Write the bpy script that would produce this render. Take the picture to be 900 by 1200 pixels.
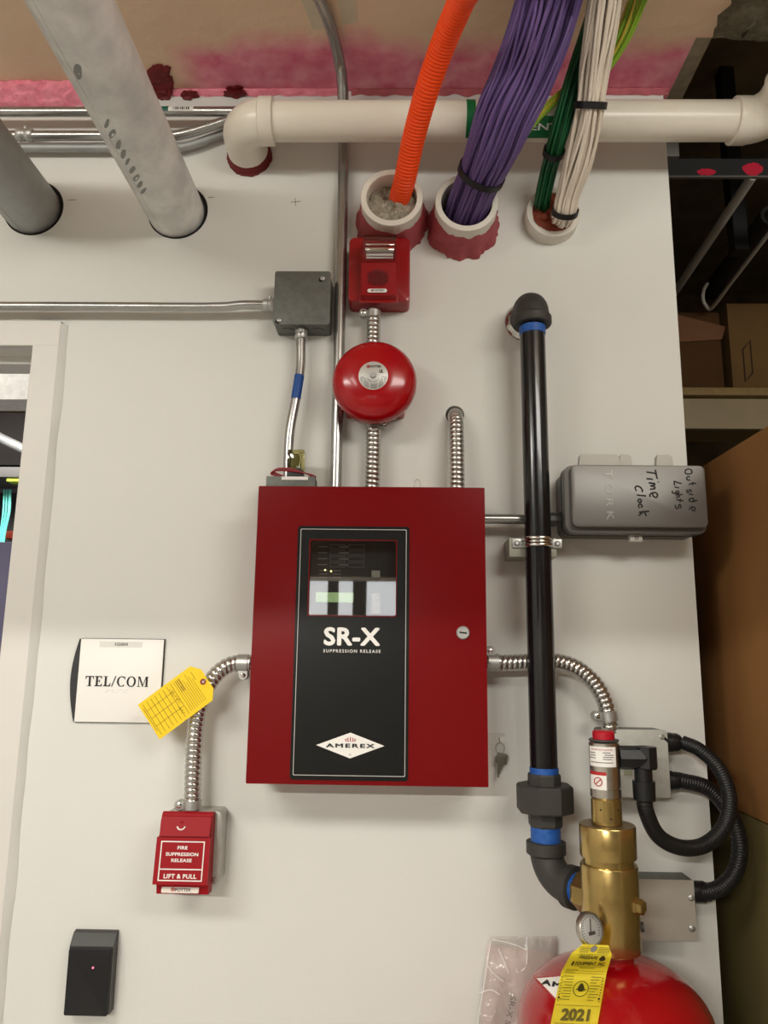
import bpy, bmesh, math, random
from mathutils import Vector, Matrix, noise
from mathutils.bvhtree import BVHTree

random.seed(7)
for o in list(bpy.data.objects):
    bpy.data.objects.remove(o, do_unlink=True)
SC = bpy.context.scene
COL = SC.collection
V = Vector
PI = math.pi

# ------------------------------------------------------------------ camera
FPX = 880.0
PITCH, YAW, ROLL = math.radians(10.72), math.radians(-1.10), math.radians(0.70)
CAM = V((0.0, -1.4, 1.56))
_cp, _sp, _cy, _sy = math.cos(PITCH), math.sin(PITCH), math.cos(YAW), math.sin(YAW)
FW = V((_sy*_cp, _cy*_cp, _sp))
_R = V((_cy, -_sy, 0)); _U = _R.cross(FW)
RT = _R*math.cos(ROLL) + _U*math.sin(ROLL)
UP = -_R*math.sin(ROLL) + _U*math.cos(ROLL)
cd = bpy.data.cameras.new('camera')
cd.sensor_fit = 'VERTICAL'; cd.sensor_height = 36.0; cd.sensor_width = 27.0
cd.lens = FPX/1200.0*36.0; cd.clip_start = 0.02; cd.clip_end = 60
co = bpy.data.objects.new('camera', cd); COL.objects.link(co)
M = Matrix((RT, UP, -FW)).transposed().to_4x4(); M.translation = CAM
co.matrix_world = M
SC.camera = co

# ------------------------------------------------------------------ world, lamps, exposure
w = bpy.data.worlds.new('world'); SC.world = w; w.use_nodes = True
bg = w.node_tree.nodes['Background']
bg.inputs[0].default_value = (1.0, 0.9, 0.76, 1); bg.inputs[1].default_value = 0.06

def area(name, loc, aim, sx, sy, watts, col):
    l = bpy.data.lights.new(name, 'AREA'); l.shape = 'RECTANGLE'; l.size = sx; l.size_y = sy
    l.energy = watts; l.color = col
    o = bpy.data.objects.new(name, l); COL.objects.link(o)
    o.location = loc
    o.rotation_euler = (V(aim)-V(loc)).to_track_quat('-Z', 'Y').to_euler()
    return o
LAMP = (1.0, 0.97, 0.89)
area('ceiling_or_fill_lamp', (-1.2, -1.75, 2.56), (-1.1, -0.55, 0.5), 1.2, 0.3, 23, LAMP)
area('ceiling_or_fill_lamp', (1.0, -1.80, 2.55), (0.9, 0.3, 1.9), 1.2, 0.3, 15, LAMP)
area('ceiling_or_fill_lamp', (-1.3, -4.05, 2.50), (-0.9, 0, 1.0), 1.2, 0.035, 48, LAMP)      # behind the dropped beam
area('ceiling_or_fill_lamp', (-1.55, 0.50, 2.66), (-1.55, 0.9, 0), 1.0, 0.2, 6, (1.0, 0.96, 0.9))   # next room
area('ceiling_or_fill_lamp', (-1.7, 1.45, 2.66), (-1.8, 2.0, 1.0), 1.0, 0.2, 16, (1.0, 0.96, 0.9))   # unseen fill lamp added to brighten the next room's rack and cables
SC.view_settings.view_transform = 'Standard'
SC.view_settings.look = 'None'
SC.view_settings.gamma = 1.0
SC.view_settings.exposure = 0.23
try: SC.view_settings.use_curve_mapping = False
except Exception: pass

# ------------------------------------------------------------------ helpers
def P(px, py, d=0.0):
    """world point seen at photo position (px,py), d metres in front of the wall plane"""
    v = FW + RT*((px-450)/FPX) - UP*((py-600)/FPX)
    t = (-d-CAM.y)/v.y
    return CAM + v*t
def PC(px, py, dz):
    """world point seen at (px,py) that lies dz below the ceiling"""
    v = FW + RT*((px-450)/FPX) - UP*((py-600)/FPX)
    return CAM + v*((P(450, 107).z-dz-CAM.z)/v.z)
def S(px, py, d=0.0):
    """metres per photo pixel there"""
    v = FW + RT*((px-450)/FPX) - UP*((py-600)/FPX)
    return (-d-CAM.y)/v.y/FPX

WL = {}
def srgb(r, g, b):
    f = lambda c: (c/255/12.92) if c/255 <= 0.04045 else ((c/255+0.055)/1.055)**2.4
    return (f(r), f(g), f(b))

MATS = {}
def mat(name, col, rough=0.5, metal=0.0, var=0.0, vscale=12.0, col2=None, bump=0.0, bscale=60.0, spec=0.5,
        coat=0.0, emit=None, estr=0.0, alpha=1.0, trans=0.0, ior=1.45, stretch=None, rvar=0.0):
    if name in MATS: return MATS[name]
    m = bpy.data.materials.new(name); m.use_nodes = True
    nt = m.node_tree; b = nt.nodes['Principled BSDF']
    b.inputs['Base Color'].default_value = (*col, 1)
    b.inputs['Roughness'].default_value = rough
    b.inputs['Metallic'].default_value = metal
    b.inputs['Specular IOR Level'].default_value = spec
    b.inputs['Coat Weight'].default_value = coat
    b.inputs['Coat Roughness'].default_value = 0.06
    b.inputs['Alpha'].default_value = alpha
    b.inputs['Transmission Weight'].default_value = trans
    b.inputs['IOR'].default_value = ior
    if emit:
        b.inputs['Emission Color'].default_value = (*emit, 1); b.inputs['Emission Strength'].default_value = estr
    if var > 0 or bump > 0 or rvar > 0:
        tc = nt.nodes.new('ShaderNodeNewGeometry')
        mp = nt.nodes.new('ShaderNodeMapping')
        nt.links.new(tc.outputs['Position'], mp.inputs['Vector'])
        if stretch: mp.inputs['Scale'].default_value = stretch
        if var > 0 or rvar > 0:
            n = nt.nodes.new('ShaderNodeTexNoise'); n.inputs['Scale'].default_value = vscale
            n.inputs['Detail'].default_value = 6; n.inputs['Roughness'].default_value = 0.62
            nt.links.new(mp.outputs[0], n.inputs['Vector'])
            if var > 0:
                rp = nt.nodes.new('ShaderNodeValToRGB')
                c2 = col2 if col2 else tuple(c*0.55 for c in col)
                rp.color_ramp.elements[0].position = 0.36; rp.color_ramp.elements[1].position = 0.64
                mixc = tuple(col[i]*(1-var)+c2[i]*var for i in range(3))
                rp.color_ramp.elements[0].color = (*mixc, 1); rp.color_ramp.elements[1].color = (*col, 1)
                nt.links.new(n.outputs['Fac'], rp.inputs[0]); nt.links.new(rp.outputs[0], b.inputs['Base Color'])
            if rvar > 0:
                mr = nt.nodes.new('ShaderNodeMapRange')
                mr.inputs['To Min'].default_value = max(0.02, rough-rvar); mr.inputs['To Max'].default_value = rough+rvar
                nt.links.new(n.outputs['Fac'], mr.inputs['Value']); nt.links.new(mr.outputs[0], b.inputs['Roughness'])
        if bump > 0:
            n2 = nt.nodes.new('ShaderNodeTexNoise'); n2.inputs['Scale'].default_value = bscale; n2.inputs['Detail'].default_value = 5
            nt.links.new(mp.outputs[0], n2.inputs['Vector'])
            bp = nt.nodes.new('ShaderNodeBump'); bp.inputs['Strength'].default_value = bump; bp.inputs['Distance'].default_value = 0.004
            nt.links.new(n2.outputs['Fac'], bp.inputs['Height']); nt.links.new(bp.outputs[0], b.inputs['Normal'])
    MATS[name] = m
    return m

def link(o, parent, c):
    COL.objects.link(o)
    if parent is not None:
        o.parent = parent; o.location = c - WL[parent.name]
    else:
        o.location = c
    WL[o.name] = V(c)

def thing(name, label, cat, loc, group=None):
    o = bpy.data.objects.new(name, None); o.empty_display_size = 0.03
    link(o, None, V(loc)); o['label'] = label; o['category'] = cat
    if group: o['group'] = group
    return o
def tag(o, label, cat, group=None):
    o['label'] = label; o['category'] = cat
    if group: o['group'] = group
    return o
def struct(o): o['kind'] = 'structure'; return o

class B:
    def __init__(s): s.bm = bmesh.new()
    def box(s, x0, x1, y0, y1, z0, z1, bevel=0.0, seg=2):
        t = bmesh.new()
        bmesh.ops.create_cube(t, size=1.0)
        for v in t.verts:
            v.co = V(((x0+x1)/2+v.co.x*(x1-x0), (y0+y1)/2+v.co.y*(y1-y0), (z0+z1)/2+v.co.z*(z1-z0)))
        if bevel > 0:
            bmesh.ops.bevel(t, geom=list(t.edges), offset=bevel, segments=seg, affect='EDGES', profile=0.6)
        s.add(t); return s
    def add(s, t):
        me = bpy.data.meshes.new('tmp'); t.to_mesh(me); t.free(); s.bm.from_mesh(me); bpy.data.meshes.remove(me); return s
    def obox(s, c, ax, ay, az, hx, hy, hz, bevel=0.0):
        t = bmesh.new(); bmesh.ops.create_cube(t, size=2.0)
        ax, ay, az = V(ax).normalized(), V(ay).normalized(), V(az).normalized()
        if bevel > 0:
            for v in t.verts: v.co = V((v.co.x*hx, v.co.y*hy, v.co.z*hz))
            bmesh.ops.bevel(t, geom=list(t.edges), offset=bevel, segments=2, affect='EDGES', profile=0.6)
            for v in t.verts: v.co = V(c)+ax*v.co.x+ay*v.co.y+az*v.co.z
        else:
            for v in t.verts: v.co = V(c)+ax*(v.co.x*hx)+ay*(v.co.y*hy)+az*(v.co.z*hz)
        s.add(t); return s
    def rings(s, R, close_ring=True, cap0=True, cap1=True, loop=False):
        L = [[s.bm.verts.new(p) for p in r] for r in R]
        n = len(L[0])
        m = len(L)
        for i in range(m if loop else m-1):
            a, b = L[i], L[(i+1) % m]
            for j in range(n if close_ring else n-1):
                k = (j+1) % n
                try: s.bm.faces.new((a[j], a[k], b[k], b[j]))
                except ValueError: pass
        if not loop:
            if cap0: s.bm.faces.new(list(reversed(L[0])))
            if cap1: s.bm.faces.new(L[-1])
        return s
    def tube(s, path, r, n=14, cap=True, rf=None):
        R = []
        fr = frames(path)
        for i, (p, t, a, b) in enumerate(fr):
            rr = r[i] if isinstance(r, (list, tuple)) else r
            ring = []
            for j in range(n):
                th = 2*PI*j/n
                q = rr if rf is None else rf(i, th, rr)
                ring.append(p + a*(math.cos(th)*q) + b*(math.sin(th)*q))
            R.append(ring)
        return s.rings(R, True, cap, cap)
    def lathe(s, o, axis, prof, n=32, cap0=True, cap1=True, rf=None, phase=0.0, xref=None):
        axis = V(axis).normalized()
        ref = V(xref) if xref else (V((0, 0, 1)) if abs(axis.z) < 0.9 else V((1, 0, 0)))
        a = (ref - axis*ref.dot(axis)).normalized(); b = axis.cross(a)
        R = []
        for (r, h) in prof:
            ring = []
            for j in range(n):
                th = 2*PI*j/n + phase
                q = max(r, 1e-5) if rf is None else max(rf(r, h, th), 1e-5)
                ring.append(V(o) + axis*h + a*(math.cos(th)*q) + b*(math.sin(th)*q))
            R.append(ring)
        return s.rings(R, True, cap0, cap1)
    def prism(s, pts, o, xd, yd, t, bevel=0.0):
        """polygon pts in plane (o,xd,yd), extruded t along the plane normal xd x yd"""
        xd, yd = V(xd).normalized(), V(yd).normalized(); nn = xd.cross(yd)
        q = bmesh.new()
        A = [q.verts.new(V(o)+xd*x+yd*y) for x, y in pts]
        Bv = [q.verts.new(V(o)+xd*x+yd*y+nn*t) for x, y in pts]
        n = len(pts)
        q.faces.new(list(reversed(A))); top = q.faces.new(Bv)
        for i in range(n):
            k = (i+1) % n; q.faces.new((A[i], A[k], Bv[k], Bv[i]))
        bmesh.ops.recalc_face_normals(q, faces=list(q.faces))
        if bevel > 0:
            bmesh.ops.bevel(q, geom=list(top.edges), offset=bevel, segments=2, affect='EDGES', profile=0.6)
        s.add(q); return s
    def ringplate(s, outer, inner, o, xd, yd, t):
        xd, yd = V(xd).normalized(), V(yd).normalized(); nn = xd.cross(yd)
        f = lambda p, h: V(o)+xd*p[0]+yd*p[1]+nn*h
        R = [[f(p, 0) for p in outer], [f(p, t) for p in outer], [f(p, t) for p in inner], [f(p, 0) for p in inner]]
        return s.rings(R, True, False, False, loop=True)

def rrect(x0, x1, y0, y1, r, k=4):
    pts = []
    for cx, cy, a0 in ((x1-r, y1-r, 0), (x0+r, y1-r, 90), (x0+r, y0+r, 180), (x1-r, y0+r, 270)):
        for i in range(k+1):
            a = math.radians(a0+90*i/k); pts.append((cx+r*math.cos(a), cy+r*math.sin(a)))
    return pts

def frames(path):
    path = [V(p) for p in path]; n = len(path); T = []
    for i in range(n):
        t = path[min(i+1, n-1)]-path[max(i-1, 0)]
        T.append(t.normalized())
    t0 = T[0]; ref = V((0, 0, 1)) if abs(t0.z) < 0.9 else V((1, 0, 0))
    a = (ref - t0*ref.dot(t0)).normalized(); out = []
    for i in range(n):
        t = T[i]; a = (a - t*a.dot(t)).normalized(); out.append((path[i], t, a, t.cross(a)))
    return out

def spline(pts, n=40, step=None):
    pts = [V(p) for p in pts]
    q = [pts[0]*2-pts[1]] + pts + [pts[-1]*2-pts[-2]]
    dense = []
    for i in range(1, len(q)-2):
        p0, p1, p2, p3 = q[i-1], q[i], q[i+1], q[i+2]
        for k in range(24):
            t = k/24
            dense.append(0.5*((2*p1)+(p2-p0)*t+(2*p0-5*p1+4*p2-p3)*t*t+(3*p1-p0-3*p2+p3)*t**3))
    dense.append(q[-2])
    L = [0.0]
    for i in range(1, len(dense)): L.append(L[-1]+(dense[i]-dense[i-1]).length)
    if step: n = max(3, int(L[-1]/step)+1)
    out = []; j = 0
    for i in range(n):
        s_ = L[-1]*i/(n-1)
        while j < len(L)-2 and L[j+1] < s_: j += 1
        f = (s_-L[j])/max(1e-9, L[j+1]-L[j]); out.append(dense[j].lerp(dense[j+1], min(1, max(0, f))))
    return out

def obj(name, b, m, parent=None, smooth=True, ang=38):
    bm = b.bm if isinstance(b, B) else b
    bmesh.ops.recalc_face_normals(bm, faces=list(bm.faces))
    if not bm.verts: return None
    lo = V((min(v.co.x for v in bm.verts), min(v.co.y for v in bm.verts), min(v.co.z for v in bm.verts)))
    hi = V((max(v.co.x for v in bm.verts), max(v.co.y for v in bm.verts), max(v.co.z for v in bm.verts)))
    c = (lo+hi)/2
    bmesh.ops.translate(bm, verts=list(bm.verts), vec=-c)
    me = bpy.data.meshes.new(name); bm.to_mesh(me); bm.free()
    me.materials.append(m)
    if smooth:
        me.shade_smooth(); me.set_sharp_from_angle(angle=math.radians(ang))
    o = bpy.data.objects.new(name, me); link(o, parent, c)
    return o

def text_bm(s, w, h, weight=0.0, extrude=0.0003, shear=0.0, spacing=1.0):
    c = bpy.data.curves.new('t', 'FONT'); c.body = s; c.size = 1.0; c.shear = shear
    c.space_character = spacing; c.resolution_u = 3
    o = bpy.data.objects.new('t', c); COL.objects.link(o)
    dg = bpy.context.evaluated_depsgraph_get(); me = bpy.data.meshes.new_from_object(o.evaluated_get(dg))
    bpy.data.objects.remove(o, do_unlink=True); bpy.data.curves.remove(c)
    bm = bmesh.new()
    # heavier faces are the plain outline repeated around a small circle
    for k in range(8 if weight > 0 else 1):
        n0 = len(bm.verts); bm.from_mesh(me); bm.verts.ensure_lookup_table()
        if weight > 0:
            bmesh.ops.translate(bm, verts=bm.verts[n0:], vec=V((weight*math.cos(PI*k/4), weight*math.sin(PI*k/4), k*3e-5)))
    bpy.data.meshes.remove(me)
    xs = [v.co.x for v in bm.verts]; ys = [v.co.y for v in bm.verts]
    x0, x1, y0, y1 = min(xs), max(xs), min(ys), max(ys)
    if w is None: w = h*(x1-x0)/(y1-y0)
    if h is None: h = w*(y1-y0)/(x1-x0)
    for v in bm.verts:
        v.co = V(((v.co.x-(x0+x1)/2)/(x1-x0)*w, (v.co.y-(y0+y1)/2)/(y1-y0)*h, v.co.z))
    r = bmesh.ops.extrude_face_region(bm, geom=list(bm.faces))
    for g in r['geom']:
        if isinstance(g, bmesh.types.BMVert): g.co.z += extrude
    return bm
def place(bm, c, right=(1, 0, 0), up=(0, 0, 1)):
    r, u = V(right).normalized(), V(up).normalized(); n = r.cross(u)
    for v in bm.verts: v.co = V(c)+r*v.co.x+u*v.co.y+n*v.co.z
    return bm
def lettering(name, s, c, w, h, m, parent, right=(1, 0, 0), up=(0, 0, 1), **k):
    return obj(name, place(text_bm(s, w, h, **k), c, right, up), m, parent, smooth=False)
def strokes_bm(strokes, r=0.0008):
    b = B()
    for st in strokes:
        b.tube(spline(st, n=max(6, len(st)*4)) if len(st) > 2 else [V(st[0]), (V(st[0])+V(st[1]))/2, V(st[1])], r, n=6)
    return b
def dark_lines(parent, name, rows, m, right, up, t=0.0003):
    b = B()
    for (c, w, h) in rows:
        b.obox(c, right, up, V(right).cross(V(up)), w/2, h/2, t)
    return obj(name, b, m, parent, smooth=False)

# ------------------------------------------------------------------ materials
WHITEWALL = mat('wall_paint', (0.715, 0.712, 0.672), 0.55, var=0.06, vscale=1.6, bump=0.05, bscale=240, spec=0.35)
FRAME = mat('frame_paint', (0.70, 0.68, 0.635), 0.4, var=0.05, vscale=3, spec=0.4)
RED = mat('red_powder_coat', srgb(114, 6, 11), 0.22, coat=0.0, spec=0.35, bump=0.02, bscale=700)
REDP = mat('red_plastic', srgb(146, 8, 16), 0.28, coat=0.2)
REDPULL = mat('red_pull_paint', srgb(152, 16, 26), 0.5, spec=0.22)
REDTANK = mat('red_tank_enamel', srgb(158, 8, 18), 0.2, coat=0.5)
REDBELL = mat('red_bell_enamel', srgb(162, 5, 15), 0.2, coat=0.2)
BLACKPANEL = mat('black_panel', (0.009, 0.0095, 0.009), 0.25, spec=0.4)
BLACK = mat('black_rubber', (0.008, 0.008, 0.009), 0.42)
BLACKPIPE = mat('black_lacquered_pipe', (0.006, 0.006, 0.007), 0.22, coat=0.3, bump=0.05, bscale=30)
BLACKIRON = mat('black_malleable_iron', (0.045, 0.043, 0.038), 0.6, metal=0.15, bump=0.12, bscale=260)
WHITEINK = mat('white_ink', (0.82, 0.80, 0.76), 0.5)
WHITEPLATE = mat('white_sign_face', (0.86, 0.84, 0.80), 0.4)
INK = mat('black_ink', (0.01, 0.01, 0.01), 0.6)
GREYINK = mat('grey_ink', (0.12, 0.11, 0.10), 0.6)
REDINK = mat('red_ink', srgb(170, 30, 30), 0.6)
PVC = mat('pvc', (0.78, 0.73, 0.63), 0.28, var=0.12, vscale=9, col2=(0.5, 0.43, 0.32))
PVCWHITE = mat('pvc_sleeve', (0.74, 0.70, 0.62), 0.42, var=0.1, vscale=20)
GALV = mat('galvanised_conduit', (0.80, 0.79, 0.76), 0.45, metal=0.25, var=0.7, vscale=11, col2=(0.46, 0.46, 0.445), rvar=0.15)
GALVDARK = mat('galvanised_conduit_dull', (0.42, 0.43, 0.42), 0.55, metal=0.55, var=0.5, vscale=14, col2=(0.26, 0.27, 0.27), rvar=0.12)
EMT = mat('emt_steel', (0.42, 0.42, 0.405), 0.27, metal=0.92, var=0.3, vscale=30, col2=(0.29, 0.29, 0.275))
FLEX = mat('flexible_steel', (0.56, 0.55, 0.52), 0.24, metal=0.95)
ZINC = mat('zinc_casting', (0.5, 0.5, 0.48), 0.42, metal=0.8, var=0.3, vscale=90)
STEELBOX = mat('galvanised_box', (0.145, 0.15, 0.135), 0.5, metal=0.3, var=0.5, vscale=70, col2=(0.085, 0.088, 0.078))
COVERSTEEL = mat('galvanised_cover', (0.52, 0.53, 0.49), 0.5, metal=0.3, var=0.4, vscale=60, col2=(0.36, 0.38, 0.34))
CHROME = mat('chrome', (0.8, 0.79, 0.76), 0.08, metal=1.0)
STAINLESS = mat('stainless', (0.62, 0.59, 0.53), 0.28, metal=1.0, stretch=(40, 40, 1), var=0.2, vscale=4)
BRASS = mat('brass', (0.52, 0.375, 0.14), 0.24, metal=0.9, var=0.3, vscale=40, col2=(0.30, 0.20, 0.07), rvar=0.08)
BRASSDARK = mat('brass_top', (0.20, 0.14, 0.07), 0.45, metal=0.7)
TIMEGREY = mat('grey_enclosure_paint', (0.125, 0.12, 0.11), 0.42, metal=0.25)
TIMELIGHT = mat('grey_flange_paint', (0.50, 0.48, 0.43), 0.5)
YELLOW = mat('yellow_card', srgb(246, 208, 30), 0.6, var=0.12, vscale=40, col2=srgb(215, 165, 20))
BLUE = mat('blue_thread_tape', srgb(22, 74, 156), 0.5, var=0.4, vscale=120, col2=srgb(66, 124, 196))
ORANGE = mat('orange_duct', srgb(252, 78, 14), 0.4)
PURPLE = mat('purple_jacket', srgb(98, 76, 128), 0.42)
PURPLE2 = mat('purple_jacket_dark', srgb(82, 62, 112), 0.42)
WHITECABLE = mat('white_jacket', srgb(224, 212, 196), 0.42)
GREENC = mat('green_jacket', srgb(8, 84, 44), 0.42)
LIME = mat('lime_jacket', srgb(140, 180, 50), 0.42)
LIME2 = mat('yellow_jacket', srgb(196, 178, 60), 0.42)
FIRE = mat('firestop_red', srgb(172, 76, 82), 0.6, var=0.4, vscale=50, bump=0.5, bscale=90)
FIREDARK = mat('firestop_dark_red', srgb(110, 16, 20), 0.6, var=0.4, vscale=80, bump=0.5, bscale=120)
FIREPINK = mat('firestop_pink', srgb(242, 150, 166), 0.7, var=0.5, vscale=40, col2=srgb(214, 92, 116), bump=1.0, bscale=75)
PUTTY = mat('firestop_putty', srgb(146, 66, 44), 0.6, var=0.4, vscale=70, bump=0.6, bscale=80)
WOOL = mat('mineral_wool', srgb(178, 170, 152), 0.95, var=0.6, vscale=120, col2=srgb(110, 102, 84), bump=1.0, bscale=160)
DARKHOLE = mat('dark_void', (0.01, 0.009, 0.008), 0.9)
CLEAR = mat('clear_plastic', (0.95, 0.95, 0.95), 0.05, trans=1.0, ior=1.4)
CARD = mat('cardboard', srgb(142, 100, 58), 0.8, var=0.25, vscale=6, col2=srgb(124, 86, 48), spec=0.2)
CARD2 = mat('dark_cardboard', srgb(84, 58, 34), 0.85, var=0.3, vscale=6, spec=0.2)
OLIVE = mat('olive_carton', srgb(112, 100, 62), 0.85, var=0.3, vscale=5, spec=0.2)

# clear thin film / glass pane with fresnel gloss
def film(name, rough, tint, gloss=0.08, haze=0.0):
    m = bpy.data.materials.new(name); m.use_nodes = True; nt = m.node_tree; nt.nodes.clear()
    out = nt.nodes.new('ShaderNodeOutputMaterial'); tr = nt.nodes.new('ShaderNodeBsdfTransparent'); tr.inputs[0].default_value = (*tint, 1)
    gl = nt.nodes.new('ShaderNodeBsdfGlossy'); gl.inputs['Roughness'].default_value = rough
    fr = nt.nodes.new('ShaderNodeFresnel'); fr.inputs['IOR'].default_value = 1.5
    ad = nt.nodes.new('ShaderNodeMath'); ad.operation = 'ADD'; ad.inputs[1].default_value = gloss
    mx = nt.nodes.new('ShaderNodeMixShader'); nt.links.new(fr.outputs[0], ad.inputs[0]); nt.links.new(ad.outputs[0], mx.inputs[0])
    nt.links.new(tr.outputs[0], mx.inputs[1]); nt.links.new(gl.outputs[0], mx.inputs[2])
    last = mx
    if haze > 0:
        df = nt.nodes.new('ShaderNodeBsdfDiffuse'); df.inputs[0].default_value = (0.8, 0.77, 0.74, 1)
        m2 = nt.nodes.new('ShaderNodeMixShader'); m2.inputs[0].default_value = haze
        nt.links.new(mx.outputs[0], m2.inputs[1]); nt.links.new(df.outputs[0], m2.inputs[2]); last = m2
        tc = nt.nodes.new('ShaderNodeNewGeometry'); n = nt.nodes.new('ShaderNodeTexNoise'); n.inputs['Scale'].default_value = 38; n.inputs['Detail'].default_value = 3
        n.inputs['Distortion'].default_value = 1.2
        bp = nt.nodes.new('ShaderNodeBump'); bp.inputs['Strength'].default_value = 0.9; bp.inputs['Distance'].default_value = 0.01
        nt.links.new(tc.outputs['Position'], n.inputs['Vector']); nt.links.new(n.outputs['Fac'], bp.inputs['Height']); nt.links.new(bp.outputs[0], gl.inputs['Normal'])
    nt.links.new(last.outputs[0], out.inputs[0]); return m
GLASS = film('window_glass', 0.02, (0.9, 0.9, 0.9), 0.10)
BAGFILM = film('bag_film', 0.12, (0.94, 0.92, 0.91), 0.06, haze=0.16)
TAPEFILM = film('tape_film', 0.2, (0.985, 0.98, 0.97), 0.0, haze=0.06)

# ------------------------------------------------------------------ the room
XE = P(808, 585).x                        # right end of the wall
ZC = P(450, 107).z                        # ceiling height
DX1 = P(38, 405, 0.012).x                 # door opening, right side
FX1 = P(72, 376, 0.012).x                 # frame outer edge
DZ = P(38, 405, 0.012).z                  # head of the opening
FZ = P(60, 376, 0.012).z
HX0, HX1 = -2.6, 2.4
TH = 0.13
b = B()
b.prism([(HX0, 0), (DX1-0.95, 0), (DX1-0.95, FZ-0.02), (FX1-0.02, FZ-0.02), (FX1-0.02, 0), (XE, 0), (XE, ZC), (HX0, ZC)], V((0, TH, 0)), (1, 0, 0), (0, 0, 1), TH)
wall = struct(obj('wall_front', b, WHITEWALL, smooth=False))
# pockets for the conduits that run through the wall
def pocket(o, pts):
    b = B()
    for (c, r, dep) in pts:
        b.lathe(V((c[0], -0.02, c[1])), (0, 1, 0), [(r, 0), (r, 0.02+dep)], n=40)
    cut = obj('pocket_cutter', b, DARKHOLE, smooth=False)
    md = o.modifiers.new('cut', 'BOOLEAN'); md.operation = 'DIFFERENCE'; md.object = cut; md.solver = 'EXACT'
    dg = bpy.context.evaluated_depsgraph_get(); me = bpy.data.meshes.new_from_object(o.evaluated_get(dg))
    o.modifiers.clear(); old = o.data; o.data = me; bpy.data.meshes.remove(old); bpy.data.objects.remove(cut, do_unlink=True)
GP1, GP2 = P(206, 247), P(37, 243)
RG = 0.0572
STUB = P(533, 487)
pocket(wall, [((GP1.x+0.004, GP1.z-0.001), RG+0.0055, 0.09), ((GP2.x+0.004, GP2.z-0.001), RG+0.0055, 0.09), ((STUB.x, STUB.z+0.002), 0.018, 0.06)])
# ceiling: painted slab with pink fire-stop overspray along the wall joint
def ceiling_mat():
    m = bpy.data.materials.new('painted_slab'); m.use_nodes = True; nt = m.node_tree; b = nt.nodes['Principled BSDF']
    g = nt.nodes.new('ShaderNodeNewGeometry'); sx = nt.nodes.new('ShaderNodeSeparateXYZ'); nt.links.new(g.outputs['Position'], sx.inputs[0])
    n = nt.nodes.new('ShaderNodeTexNoise'); n.inputs['Scale'].default_value = 7; n.inputs['Detail'].default_value = 7
    nt.links.new(g.outputs['Position'], n.inputs['Vector'])
    a = nt.nodes.new('ShaderNodeMath'); a.operation = 'MULTIPLY_ADD'; a.inputs[1].default_value = 0.16; nt.links.new(n.outputs['Fac'], a.inputs[0])
    nt.links.new(sx.outputs['Y'], a.inputs[2])          # y is negative in the room
    mr = nt.nodes.new('ShaderNodeMapRange'); mr.inputs['From Min'].default_value = -0.075; mr.inputs['From Max'].default_value = -0.015
    nt.links.new(a.outputs[0], mr.inputs['Value'])
    xm = nt.nodes.new('ShaderNodeMapRange'); xm.inputs['From Min'].default_value = -0.48; xm.inputs['From Max'].default_value = -0.40
    nt.links.new(sx.outputs['X'], xm.inputs['Value'])
    mu = nt.nodes.new('ShaderNodeMath'); mu.operation = 'MULTIPLY'; nt.links.new(mr.outputs[0], mu.inputs[0]); nt.links.new(xm.outputs[0], mu.inputs[1])
    n2 = nt.nodes.new('ShaderNodeTexNoise'); n2.inputs['Scale'].default_value = 22; n2.inputs['Detail'].default_value = 5
    nt.links.new(g.outputs['Position'], n2.inputs['Vector'])
    rp = nt.nodes.new('ShaderNodeValToRGB'); rp.color_ramp.elements[0].color = (*srgb(224, 108, 138), 1); rp.color_ramp.elements[1].color = (*srgb(246, 166, 182), 1)
    rp.color_ramp.elements[0].position = 0.35; rp.color_ramp.elements[1].position = 0.7
    nt.links.new(n2.outputs['Fac'], rp.inputs[0])
    rt = nt.nodes.new('ShaderNodeValToRGB'); rt.color_ramp.elements[0].color = (*srgb(222, 190, 158), 1); rt.color_ramp.elements[1].color = (*srgb(236, 210, 181), 1)
    nt.links.new(n.outputs['Fac'], rt.inputs[0])
    mx = nt.nodes.new('ShaderNodeMix'); mx.data_type = 'RGBA'
    nt.links.new(mu.outputs[0], mx.inputs['Factor']); nt.links.new(rt.outputs[0], mx.inputs['A']); nt.links.new(rp.outputs[0], mx.inputs['B'])
    nt.links.new(mx.outputs['Result'], b.inputs['Base Color']); b.inputs['Roughness'].default_value = 0.75
    bp = nt.nodes.new('ShaderNodeBump'); bp.inputs['Strength'].default_value = 0.35; bp.inputs['Distance'].default_value = 0.006
    nt.links.new(n2.outputs['Fac'], bp.inputs['Height']); nt.links.new(bp.outputs[0], b.inputs['Normal'])
    return m
YN = -P(850, 44).y
# where the slab stops short of the recess
def d_at(px, py, z):
    v = FW + RT*((px-450)/FPX) - UP*((py-600)/FPX); t = (z-CAM.z)/v.z; return -(CAM+v*t).y
DN = d_at(850, 44, ZC)
XN = P(786, 112).x
b = B()
b.box(HX0, XN, -4.2, TH, ZC, ZC+0.16)
b.box(XN, HX1, -4.2, -DN, ZC, ZC+0.16)
struct(obj('ceiling', b, ceiling_mat(), smooth=False))
ROUGHC = mat('rough_concrete', srgb(120, 112, 92), 0.9, var=0.7, vscale=30, col2=srgb(60, 54, 40), bump=1.0, bscale=50)
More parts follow.
